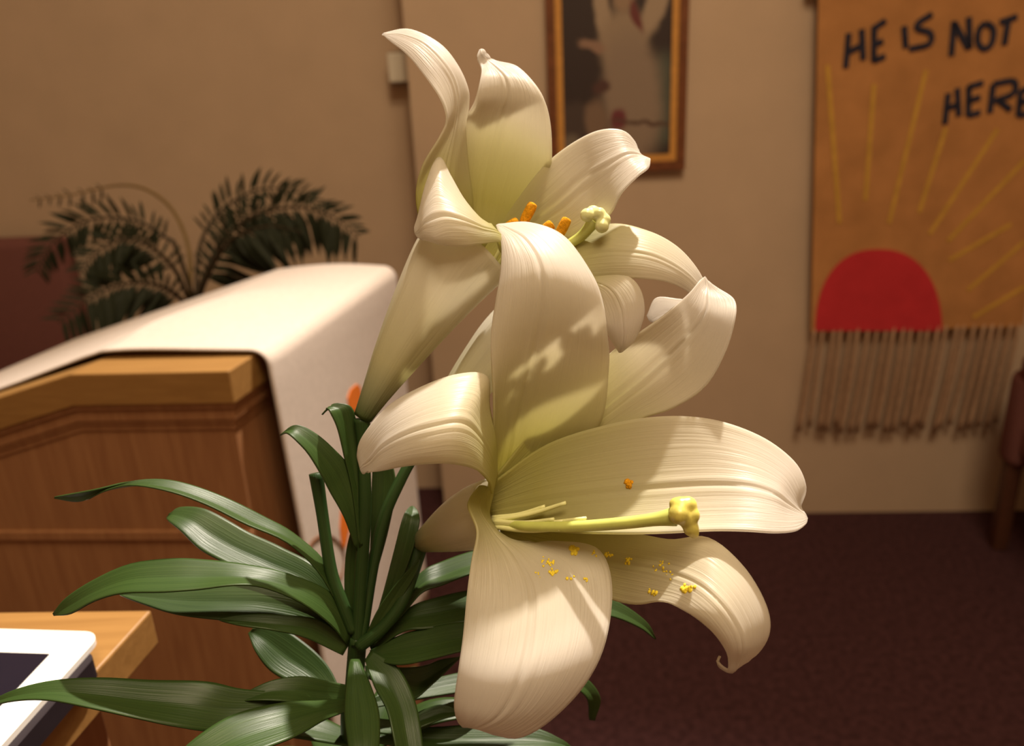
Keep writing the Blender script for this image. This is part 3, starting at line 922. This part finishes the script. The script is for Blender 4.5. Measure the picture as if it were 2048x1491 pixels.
F4 = [[(1000, 1046, 33.6), (1000, 1062, 33.3), (1000, 1078, 33.0)],
      [(1120, 1056, 33.4), (1110, 1090, 32.8), (1090, 1130, 32.8)],
      [(1256, 1064, 32.3), (1225, 1122, 31.8), (1190, 1185, 32.0)],
      [(1340, 1078, 30.9), (1310, 1138, 30.2), (1265, 1208, 30.6)],
      [(1415, 1075, 29.7), (1385, 1162, 28.7), (1325, 1203, 29.2)],
      [(1481, 1130, 29.0), (1438, 1204, 27.8), (1376, 1222, 28.3)],
      [(1526, 1205, 28.7), (1474, 1256, 27.6), (1420, 1258, 28.0)],
      [(1536, 1262, 28.8), (1484, 1294, 27.8), (1445, 1291, 28.1)],
      [(1512, 1308, 29.0), (1478, 1318, 28.3), (1456, 1315, 28.4)],
      [(1472, 1330, 28.9), (1464, 1342, 28.7), (1455, 1338, 28.6)],
      [(1450, 1340, 29.1), (1440, 1332, 29.2), (1436, 1322, 29.1)],
      [(1438, 1324, 29.3), (1436, 1319, 29.3), (1440, 1311, 29.2)]]
F5 = [[(958, 972, 32.4), (972, 972, 32.6), (986, 984, 33.0)],
      [(935, 1008, 31.6), (956, 1015, 32.0), (980, 1036, 32.9)],
      [(953, 1062, 30.9), (985, 1064, 31.9), (1028, 1084, 32.5)],
      [(944, 1120, 30.4), (1032, 1115, 31.3), (1110, 1081, 32.1)],
      [(934, 1190, 29.8), (1063, 1182, 30.3), (1196, 1098, 31.5)],
      [(926, 1270, 29.3), (1060, 1272, 29.2), (1223, 1178, 30.7)],
      [(917, 1345, 28.9), (1040, 1352, 28.4), (1204, 1299, 29.4)],
      [(911, 1405, 29.0), (1005, 1420, 28.4), (1138, 1404, 29.2)],
      [(917, 1438, 29.3), (962, 1450, 28.8), (1040, 1474, 29.4)],
      [(926, 1452, 29.5), (932, 1452, 29.4), (945, 1450, 29.5)]]
F6 = [[(994, 950, 32.8), (992, 962, 32.4), (984, 987, 32.0)],
      [(990, 880, 32.6), (980, 912, 31.3), (976, 962, 31.0)],
      [(976, 812, 32.4), (954, 868, 30.2), (950, 938, 30.0)],
      [(971, 753, 31.9), (922, 845, 29.5), (905, 928, 29.4)],
      [(912, 749, 31.3), (868, 852, 29.2), (850, 928, 29.3)],
      [(840, 773, 30.9), (815, 868, 29.4), (800, 932, 29.6)],
      [(775, 812, 30.9), (770, 892, 29.9), (762, 939, 30.0)],
      [(728, 870, 31.1), (740, 922, 30.5), (740, 943, 30.4)],
      [(717, 905, 31.2), (724, 934, 30.9), (731, 945, 30.7)],
      [(720, 930, 31.2), (724, 942, 31.0), (727, 946, 30.9)]]
# ---- petals of the upper flower
P1 = [[(850, 480, 33.8), (890, 510, 35.0), (940, 480, 35.4)],
      [(834, 400, 33.4), (885, 400, 34.5), (945, 400, 35.4)],
      [(845, 336, 33.1), (892, 330, 34.2), (935, 330, 35.2)],
      [(880, 273, 33.1), (906, 265, 34.0), (929, 255, 34.7)],
      [(891, 238, 33.1), (914, 215, 33.7), (937, 215, 34.3)],
      [(880, 198, 33.1), (908, 168, 33.6), (937, 178, 34.1)],
      [(852, 155, 33.3), (886, 128, 33.6), (918, 133, 34.1)],
      [(815, 109, 33.7), (848, 90, 33.9), (880, 89, 34.3)],
      [(784, 84, 34.1), (804, 72, 34.2), (820, 61, 34.5)],
      [(765, 70, 34.4), (766, 69, 34.4), (769, 67, 34.5)]]
P2 = [[(930, 490, 35.4), (960, 490, 35.8), (1000, 510, 35.6)],
      [(925, 400, 35.4), (970, 390, 35.9), (1060, 430, 35.8)],
      [(925, 310, 35.2), (990, 300, 35.7), (1098, 350, 35.2)],
      [(930, 245, 34.9), (1005, 238, 35.2), (1104, 285, 34.6)],
      [(948, 205, 34.6), (1015, 193, 34.8), (1095, 218, 34.4)],
      [(958, 170, 34.7), (1010, 158, 34.9), (1073, 172, 34.7)],
      [(963, 142, 35.0), (993, 138, 35.3), (1034, 132, 35.4)],
      [(961, 128, 35.2), (973, 121, 35.5), (990, 121, 35.8)],
      [(955, 114, 35.2), (963, 108, 35.3), (974, 107, 35.4)],
      [(959, 101, 35.4), (963, 99, 35.4), (967, 100, 35.4)]]
P3 = [[(960, 510, 35.4), (985, 530, 35.4), (1040, 540, 34.8)],
      [(1020, 420, 35.6), (1060, 452, 35.3), (1120, 490, 34.4)],
      [(1080, 340, 35.2), (1120, 406, 34.7), (1180, 465, 33.7)],
      [(1130, 296, 34.7), (1175, 357, 34.1), (1222, 428, 33.2)],
      [(1190, 265, 34.4), (1220, 328, 33.7), (1245, 385, 33.0)],
      [(1240, 262, 34.3), (1252, 310, 33.7), (1275, 352, 33.1)],
      [(1268, 282, 34.4), (1273, 309, 34.0), (1297, 334, 33.4)],
      [(1279, 311, 34.3), (1289, 314, 34.0), (1301, 318, 33.7)]]
P4 = [[(1020, 530, 35.0), (1040, 550, 34.4), (1060, 580, 33.8)],
      [(1130, 475, 34.5), (1130, 522, 33.7), (1130, 562, 33.3)],
      [(1222, 447, 34.1), (1210, 505, 33.1), (1200, 557, 33.0)],
      [(1295, 461, 33.8), (1285, 508, 32.8), (1270, 556, 32.7)],
      [(1350, 492, 33.8), (1340, 528, 32.9), (1330, 562, 32.8)],
      [(1390, 538, 34.0), (1384, 560, 33.4), (1374, 582, 33.4)],
      [(1408, 580, 34.5), (1402, 592, 34.3), (1388, 605, 34.0)],
      [(1398, 625, 35.2), (1378, 618, 35.1), (1356, 600, 34.8)],
      [(1350, 645, 35.5), (1330, 624, 35.4), (1312, 596, 35.2)],
      [(1302, 642, 35.6), (1298, 640, 35.6), (1294, 630, 35.6)]]
P5 = [[(1060, 570, 33.9), (1075, 555, 34.1), (1100, 540, 34.2)],
      [(1140, 575, 33.2), (1160, 560, 33.1), (1185, 545, 33.4)],
      [(1185, 592, 32.8), (1215, 575, 32.5), (1246, 551, 32.8)],
      [(1200, 624, 32.7), (1240, 612, 32.3), (1279, 577, 32.6)],
      [(1212, 657, 32.7), (1246, 650, 32.3), (1290, 625, 32.6)],
      [(1228, 689, 32.8), (1246, 683, 32.5), (1271, 675, 32.7)],
      [(1238, 702, 32.9), (1241, 704, 32.8), (1246, 700, 32.8)]]
P6 = [[(1000, 500, 34.2), (1008, 512, 34.0), (1015, 525, 33.8)],
      [(985, 455, 33.4), (1000, 470, 32.9), (1010, 487, 32.8)],
      [(958, 432, 33.2), (962, 455, 32.4), (965, 487, 32.3)],
      [(925, 395, 33.2), (925, 440, 31.9), (930, 491, 32.0)],
      [(898, 352, 33.4), (892, 432, 31.8), (900, 491, 31.9)],
      [(877, 317, 33.6), (868, 437, 31.8), (873, 488, 32.0)],
      [(852, 368, 33.1), (850, 447, 32.0), (852, 481, 32.2)],
      [(836, 430, 32.7), (840, 461, 32.3), (842, 477, 32.3)],
      [(829, 455, 32.6), (831, 467, 32.5), (836, 473, 32.4)]]

def flower_tube(pts, radii, name, twist_seg=48, lobe_amp=0.07):
    me = tube_mesh(name, [at(x, y, d * CM) for x, y, d in pts], [r * .001 for r in radii], twist_seg, 30, cap=False, lobes=6, lobe_amp=lobe_amp)
    o = link(name, me, 'flower_tube', lily)
    solid(o, 0.0010)
    return o

lower = flower_tube([(838, 1086, 36.3), (862, 1074, 35.6), (900, 1056, 34.9), (945, 1036, 34.1), (984, 1024, 33.6)], [3.6, 6.0, 9.6, 12.6, 13.6], 'lily_flower')
lower['label'] = 'lower flower facing right with six flared petals'
upper = flower_tube([(726, 834, 34.3), (752, 785, 34.2), (800, 700, 34.2), (858, 605, 34.3), (905, 535, 34.4), (940, 492, 34.5)], [3.6, 5.8, 10.2, 15.0, 18.5, 20.0], 'lily_flower')
upper['label'] = 'upper flower facing up with orange anthers'
PET = {}
for k, (rows, par, rg) in {'F1': (F1, lower, .0010), 'F2': (F2, lower, .0009), 'F3': (F3, lower, .0009), 'F4': (F4, lower, .0007), 'F5': (F5, lower, .0008), 'F6': (F6, lower, .0009),
                       'P1': (P1, upper, .0007), 'P2': (P2, upper, .0007), 'P3': (P3, upper, .0008), 'P4': (P4, upper, .0006), 'P5': (P5, upper, .0006), 'P6': (P6, upper, .0010)}.items():
    me = net_mesh('petal', net(rows), 60, 44, ridge=rg, wave=0.0006, seed=sum(map(ord, k)))
    PET[k] = link('petal', me, 'petal', par)
    solid(PET[k], 0.0009)

# unopened bud behind the lower flower
bud = link('lily_bud', tube_mesh('lily_bud', [at(x, y, d * CM) for x, y, d in [(846, 884, 36.3), (870, 852, 36.3), (915, 797, 36.4), (965, 733, 36.5), (1015, 668, 36.6), (1060, 609, 36.8), (1100, 556, 37.0)]],
           [.0034, .0056, .0084, .0106, .0114, .0086, .0012], 36, 36, lobes=6, lobe_amp=0.2), 'flower_tube', lily)

# pistils
def blob(name, parts, mat, parent):
    bm = bmesh.new()
    for c, r, sq in parts:
        m = Matrix.Translation(c) @ sq @ Matrix.Diagonal((r, r, r, 1))
        bmesh.ops.create_icosphere(bm, subdivisions=3, radius=1.0, matrix=m)
    return link(name, finish(bm, name, smooth=True), mat, parent)
I4 = Matrix.Identity(4)
def remesh(o, v):
    m = o.modifiers.new('blend', 'REMESH'); m.mode = 'VOXEL'; m.voxel_size = v; m.use_smooth_shade = True
    s = o.modifiers.new('soft', 'SMOOTH'); s.iterations = 14; s.factor = 0.5
pi1 = px_tube('pistil', [(985, 1043, 33.8), (1010, 1046, 33.0), (1060, 1052, 31.8), (1150, 1052, 30.8), (1240, 1046, 29.9), (1310, 1038, 29.2), (1350, 1032, 28.9)], [1.6, 1.7, 1.9, 2.1, 2.3, 2.5, 3.6], 'pistil_green', lower)
st1 = blob('stigma', [(at(1362, 1015, 28.8 * CM), .0042, I4), (at(1376, 1010, 28.8 * CM), .0034, I4), (at(1384, 1030, 28.7 * CM), .0030, I4), (at(1358, 1028, 28.6 * CM), .0038, I4),
                      (at(1374, 1038, 28.7 * CM), .0034, I4), (at(1382, 1056, 28.7 * CM), .0030, I4), (at(1388, 1066, 28.7 * CM), .0020, I4), (at(1352, 1008, 28.8 * CM), .0026, I4)], 'stigma_olive', pi1.parent)
remesh(st1, 0.0005)
pi2 = px_tube('pistil', [(1000, 560, 35.0), (1060, 530, 34.6), (1120, 498, 34.0), (1160, 474, 33.6), (1182, 450, 33.3), (1190, 440, 33.2)], [1.8, 1.9, 2.0, 2.2, 2.6, 3.4], 'pistil_green', upper)
st2 = blob('stigma', [(at(1174, 430, 33.0 * CM), .0030, I4), (at(1186, 424, 33.2 * CM), .0030, I4), (at(1198, 428, 33.0 * CM), .0030, I4), (at(1208, 440, 33.0 * CM), .0030, I4),
                      (at(1204, 452, 32.9 * CM), .0030, I4), (at(1190, 438, 33.3 * CM), .0034, I4), (at(1168, 428, 33.0 * CM), .0016, I4)], 'stigma_cream', upper)
remesh(st2, 0.0005)

# stamens of the upper flower, with orange anthers
for (bx, by, bd), (tx, ty, td), (ax, ay, ad), (cx, cy, cd) in (
        ((985, 540, 34.9), (1040, 455, 34.2), (1046, 446, 34.0), (1066, 408, 33.9)),
        ((975, 540, 34.9), (1015, 465, 34.2), (1012, 456, 34.0), (1036, 443, 33.9)),
        ((1000, 550, 34.8), (1090, 465, 33.9), (1088, 460, 33.8), (1104, 448, 33.7)),
        ((1005, 555, 34.8), (1112, 485, 33.7), (1116, 474, 33.6), (1134, 438, 33.5)),
        ((990, 545, 34.9), (1060, 480, 33.9), (1056, 478, 33.8), (1078, 460, 33.7)),
        ((985, 545, 34.9), (1040, 500, 33.7), (1034, 496, 33.6), (1060, 484, 33.5))):
    fl = px_tube('filament', [(bx, by, bd), ((bx + tx) / 2, (by + ty) / 2 + 6, (bd + td) / 2), (tx, ty, td)], [1.0, .9, .7], 'filament', upper, 8, 12)
    px_tube('anther', [(ax, ay, ad), (ax * .75 + cx * .25, ay * .75 + cy * .25, ad), (ax * .25 + cx * .75, ay * .25 + cy * .75, cd), (cx, cy, cd), (cx + (cx - ax) * .06, cy + (cy - ay) * .06, cd)],
            [1.7, 2.2, 2.3, 1.9, .5], 'pollen', upper, 12, 20)
# stamens of the lower flower, anthers removed
for (bx, by, bd), (tx, ty, td) in (((985, 1040, 33.0), (1132, 1005, 32.0)), ((985, 1042, 33.0), (1108, 1038, 31.4)), ((985, 1044, 33.0), (1126, 1042, 31.2)),
                                   ((985, 1047, 33.0), (1172, 1036, 30.8)), ((985, 1052, 33.0), (1120, 1058, 31.0)), ((985, 1035, 33.2), (1090, 1012, 32.4))):
    px_tube('filament', [(bx, by, bd), ((bx + tx) / 2, (by + ty) / 2 + 5, (bd + td) / 2), (tx, ty, td)], [1.1, 1.0, .8], 'filament', lower, 8, 14)

# pollen grains fallen on the petals
def drop_pollen(pet, spots, mat):
    me = PET[pet].data
    bvh = BVHTree.FromPolygons([v.co.copy() for v in me.vertices], [tuple(p.vertices) for p in me.polygons])
    bm = bmesh.new()
    rnd = random.Random(5)
    for (px, py, n, spread, size) in spots:
        for k in range(n):
            r = ray(px + rnd.gauss(0, spread), py + rnd.gauss(0, spread * .6)).normalized()
            h = bvh.ray_cast(CAM, r)
            if h[0] is None: continue
            nn = h[1]
            if nn.dot(r) > 0: nn = -nn
            s = size * .0001 * rnd.uniform(.6, 1.3)
            q = nn.to_track_quat('Z', 'X').to_matrix().to_4x4()
            bmesh.ops.create_icosphere(bm, subdivisions=1, radius=1, matrix=Matrix.Translation(h[0] + nn * 0.0005) @ q @ Matrix.Diagonal((s * rnd.uniform(.8, 1.6), s, s * .35, 1)))
    if bm.verts:
        o = link('pollen_grains', finish(bm, 'pollen_grains', smooth=True), mat, PET[pet].parent)
        o['kind'] = 'stuff'
    else:
        bm.free()
drop_pollen('F5', [(1148, 1100, 14, 5, 9), (1188, 1107, 4, 4, 6), (1094, 1126, 14, 6, 6), (1108, 1143, 10, 5, 6), (1138, 1154, 4, 4, 5), (1172, 1160, 5, 3, 5), (1078, 1145, 6, 8, 4)], 'pollen_yellow')
drop_pollen('F4', [(1218, 1112, 6, 5, 6), (1256, 1119, 7, 5, 7), (1322, 1133, 10, 8, 6), (1306, 1186, 9, 4, 8), (1376, 1175, 14, 6, 8), (1340, 1150, 6, 9, 5)], 'pollen_yellow')
drop_pollen('F3', [(1258, 966, 14, 4, 9)], 'pollen')

# ---- leaves: rows of (upper x, upper y, lower x, lower y, depth, tilt)
def leaf(rows, fold=0.0016, mid=0.0, label=None):
    R = []
    for ux, uy, lx, ly, d, tl in rows:
        mx, my = (ux + lx) / 2, (uy + ly) / 2
        R.append([at(ux, uy, (d + tl) * CM), at(mx, my, (d + mid) * CM), at(lx, ly, (d - tl) * CM)])
    o = link('leaf', net_mesh('leaf', R, 40, 14, fold=fold), 'lily_leaf', lily)
    solid(o, 0.0007)
    return o
leaf([(700, 1215, 690, 1240, 35, .1), (655, 1130, 640, 1150, 34.8, .3), (587, 1069, 575, 1088, 34.6, .5), (527, 1035, 489, 1050, 34.4, .5), (451, 998, 414, 1013, 34.2, .5),
      (376, 971, 339, 986, 34.0, .5), (316, 961, 263, 973, 33.9, .4), (241, 966, 211, 983, 33.9, .1), (181, 979, 162, 1001, 33.9, -.2), (109, 993, 109, 996, 34, 0)])
leaf([(690, 1225, 680, 1260, 35.3, .1), (640, 1140, 600, 1190, 35.5, .4), (564, 1096, 500, 1150, 35.8, .6), (500, 1067, 440, 1122, 36.0, .6), (451, 1039, 398, 1098, 36.2, .6), (406, 1018, 362, 1063, 36.4, .5), (362, 1015, 338, 1043, 36.6, .3), (338, 1026, 334, 1036, 36.7, 0)])
leaf([(706, 1260, 694, 1290, 35, .1), (680, 1205, 660, 1250, 34.6, .4), (640, 1173, 600, 1206, 34.0, .6), (565, 1146, 527, 1177, 33.4, .6), (490, 1131, 470, 1173, 33.0, .7), (415, 1122, 400, 1181, 32.8, .7), (345, 1119, 330, 1186, 32.6, .7),
      (263, 1129, 247, 1188, 32.5, .6), (190, 1160, 190, 1203, 32.6, .4), (135, 1194, 143, 1227, 32.8, .2), (106, 1226, 109, 1231, 33, 0)])
leaf([(705, 1275, 690, 1298, 35.2, .1), (640, 1195, 600, 1262, 35.0, .4), (560, 1168, 500, 1244, 34.8, .6), (470, 1165, 430, 1240, 34.6, .7), (390, 1172, 350, 1229, 34.5, .6), (310, 1180, 285, 1208, 34.5, .3), (243, 1186, 240, 1190, 34.6, 0)])
leaf([(700, 1285, 685, 1310, 35.0, .1), (640, 1240, 610, 1275, 34.4, .3), (560, 1232, 545, 1262, 33.8, .4), (500, 1230, 480, 1252, 33.6, .3), (440, 1236, 438, 1240, 33.6, 0)])
leaf([(690, 1400, 676, 1430, 35.8, .1), (655, 1330, 610, 1380, 36.4, .4), (602, 1280, 545, 1345, 36.8, .5), (550, 1252, 512, 1305, 37.0, .4), (505, 1256, 497, 1266, 37.2, 0)])
leaf([(690, 1390, 680, 1420, 35.5, .1), (600, 1385, 560, 1440, 34.0, .5), (489, 1378, 440, 1462, 33.0, .6), (414, 1364, 357, 1455, 32.4, .8), (301, 1362, 270, 1438, 32.0, .8), (200, 1357, 190, 1420, 31.7, .6), (110, 1362, 100, 1402, 31.6, .4), (30, 1380, 30, 1402, 31.6, .2), (-40, 1412, -38, 1416, 31.8, 0)])
leaf([(700, 1370, 690, 1410, 35.4, .1), (650, 1360, 630, 1410, 34.8, .3), (602, 1353, 580, 1405, 34.2, .5), (545, 1362, 530, 1402, 33.8, .4), (490, 1388, 480, 1404, 33.6, .2), (455, 1412, 452, 1416, 33.6, 0)])
leaf([(702, 1395, 700, 1420, 35.2, .1), (640, 1402, 650, 1440, 33.6, .4), (560, 1408, 590, 1475, 32.2, .6), (470, 1430, 500, 1510, 31.2, .7), (400, 1470, 420, 1540, 30.6, .5), (330, 1530, 332, 1534, 30.4, 0)])
leaf([(700, 1318, 718, 1318, 34.6, .0), (693, 1373, 740, 1370, 33.4, -.1), (690, 1430, 757, 1425, 32.2, -.1), (698, 1490, 757, 1490, 31.0, -.1), (712, 1560, 745, 1560, 30.2, 0), (728, 1610, 730, 1610, 30, 0)], 0.0008, -0.2)
leaf([(742, 1300, 730, 1320, 35.0, .1), (795, 1335, 748, 1372, 34.2, .4), (825, 1392, 772, 1420, 33.4, .5), (840, 1455, 785, 1475, 32.6, .4), (846, 1530, 800, 1540, 32, .2), (835, 1600, 832, 1600, 31.8, 0)])
leaf([(735, 1275, 745, 1295, 35.4, .1), (790, 1200, 810, 1225, 35.9, .3), (847, 1143, 846, 1186, 36.4, .5), (882, 1126, 887, 1171, 36.8, .6), (950, 1103, 945, 1149, 37.2, .6), (1030, 1090, 1030, 1130, 37.6, .4), (1090, 1095, 1090, 1105, 38, 0)])
leaf([(738, 1288, 745, 1305, 35.4, .1), (816, 1218, 806, 1264, 35.6, .5), (874, 1196, 860, 1258, 35.8, .7), (950, 1180, 945, 1243, 36.0, .7), (1040, 1168, 1040, 1232, 36.2, .7), (1130, 1172, 1130, 1225, 36.4, .6), (1225, 1200, 1215, 1232, 36.6, .4), (1288, 1240, 1276, 1254, 36.8, .2), (1312, 1275, 1310, 1278, 37, 0)])
leaf([(740, 1300, 745, 1320, 35.2, .1), (803, 1270, 800, 1330, 34.8, .5), (860, 1256, 860, 1320, 34.6, .6), (922, 1246, 920, 1305, 34.4, .6), (990, 1250, 990, 1290, 34.3, .4), (1050, 1268, 1050, 1272, 34.4, 0)])
leaf([(730, 1330, 732, 1355, 35.6, .1), (808, 1335, 800, 1385, 35.8, .4), (850, 1330, 828, 1398, 36.2, .5), (880, 1320, 866, 1368, 36.6, .4), (920, 1312, 917, 1318, 37, 0)])
leaf([(720, 1430, 725, 1460, 36.2, .1), (800, 1440, 800, 1470, 36.2, .3), (850, 1420, 845, 1455, 36.4, .4), (885, 1410, 880, 1440, 36.6, .3), (922, 1422, 920, 1426, 36.8, 0)])
leaf([(720, 1450, 725, 1480, 36.4, .1), (850, 1455, 840, 1500, 36.8, .5), (960, 1450, 955, 1505, 37.0, .6), (1060, 1455, 1060, 1500, 37.2, .5), (1120, 1478, 1118, 1495, 37.3, .2), (1150, 1498, 1150, 1500, 37.4, 0)])
leaf([(725, 1400, 720, 1420, 36, .1), (900, 1350, 890, 1390, 37.6, .5), (1050, 1330, 1040, 1370, 39.0, .5), (1150, 1345, 1135, 1375, 39.6, .4), (1198, 1390, 1172, 1395, 39.8, .2), (1190, 1440, 1178, 1438, 40, 0)])
# upright young leaves near the top
leaf([(720, 1100, 712, 1100, 34.6, 0), (717, 1000, 688, 1035, 34.4, .2), (704, 947, 660, 985, 34.2, .3), (690, 922, 640, 948, 34.0, .4), (664, 896, 615, 908, 33.8, .4), (637, 873, 592, 883, 33.7, .4), (608, 855, 576, 869, 33.7, .3), (588, 851, 568, 868, 33.8, .1), (562, 869, 560, 870, 33.9, 0)], 0.0014)
leaf([(726, 1090, 718, 1095, 34.5, 0), (722, 980, 704, 985, 34.5, .1), (716, 900, 688, 915, 34.4, .2), (712, 850, 674, 858, 34.3, .3), (704, 817, 661, 828, 34.2, .3), (686, 808, 656, 820, 34.2, .2), (668, 809, 652, 819, 34.2, .1), (645, 828, 644, 829, 34.2, 0)], 0.0012)
leaf([(738, 1150, 752, 1150, 35.8, 0), (742, 1050, 778, 1055, 36.0, 0), (744, 960, 792, 968, 36.2, 0), (750, 890, 776, 895, 36.4, 0), (762, 850, 764, 850, 36.6, 0)], 0.0008)
leaf([(735, 1280, 748, 1285, 35.2, 0), (762, 1200, 788, 1200, 35.2, 0), (786, 1110, 822, 1112, 35.5, 0), (804, 1040, 838, 1050, 36.0, 0), (815, 1018, 836, 1026, 36.5, 0), (824, 1012, 828, 1013, 36.8, 0)], 0.0014)
leaf([(725, 1285, 740, 1292, 35.1, 0), (752, 1225, 776, 1240, 34.9, 0), (782, 1180, 805, 1192, 34.9, 0), (815, 1140, 832, 1146, 35.0, 0), (838, 1118, 840, 1119, 35.2, 0)], 0.0012)
leaf([(706, 1270, 714, 1275, 35.3, 0), (690, 1190, 712, 1195, 35.4, 0), (692, 1110, 716, 1115, 35.4, 0), (702, 1060, 716, 1062, 35.4, 0), (708, 1030, 711, 1030, 35.4, 0)], 0.001)
# more leaves around the stem further down, mostly below the picture
rnd = random.Random(21)
for k in range(16):
    a = k * 2.4 + 0.4
    f = rnd.uniform(0.15, 0.72)
    b = sp[0].lerp(stem_top, f)
    ln = rnd.uniform(0.055, 0.085)
    d = Vector((math.cos(a), math.sin(a), 0)); s = Vector((-d.y, d.x, 0))
    if d.y < -0.45: ln *= 0.6
    pts = [b + d * ln * q + UP * (0.022 * math.sin(q * 2.4) - 0.01 * q - 0.012) for q in (0.02, .25, .5, .75, 1.0)]
    ws = [.003, .007, .008, .006, .0003]
    rows = [[p + s * w_, p.copy(), p - s * w_] for p, w_ in zip(pts, ws)]
    o = link('leaf', net_mesh('leaf', rows, 20, 8, fold=0.001), 'lily_leaf', lily)
    solid(o, 0.0007)
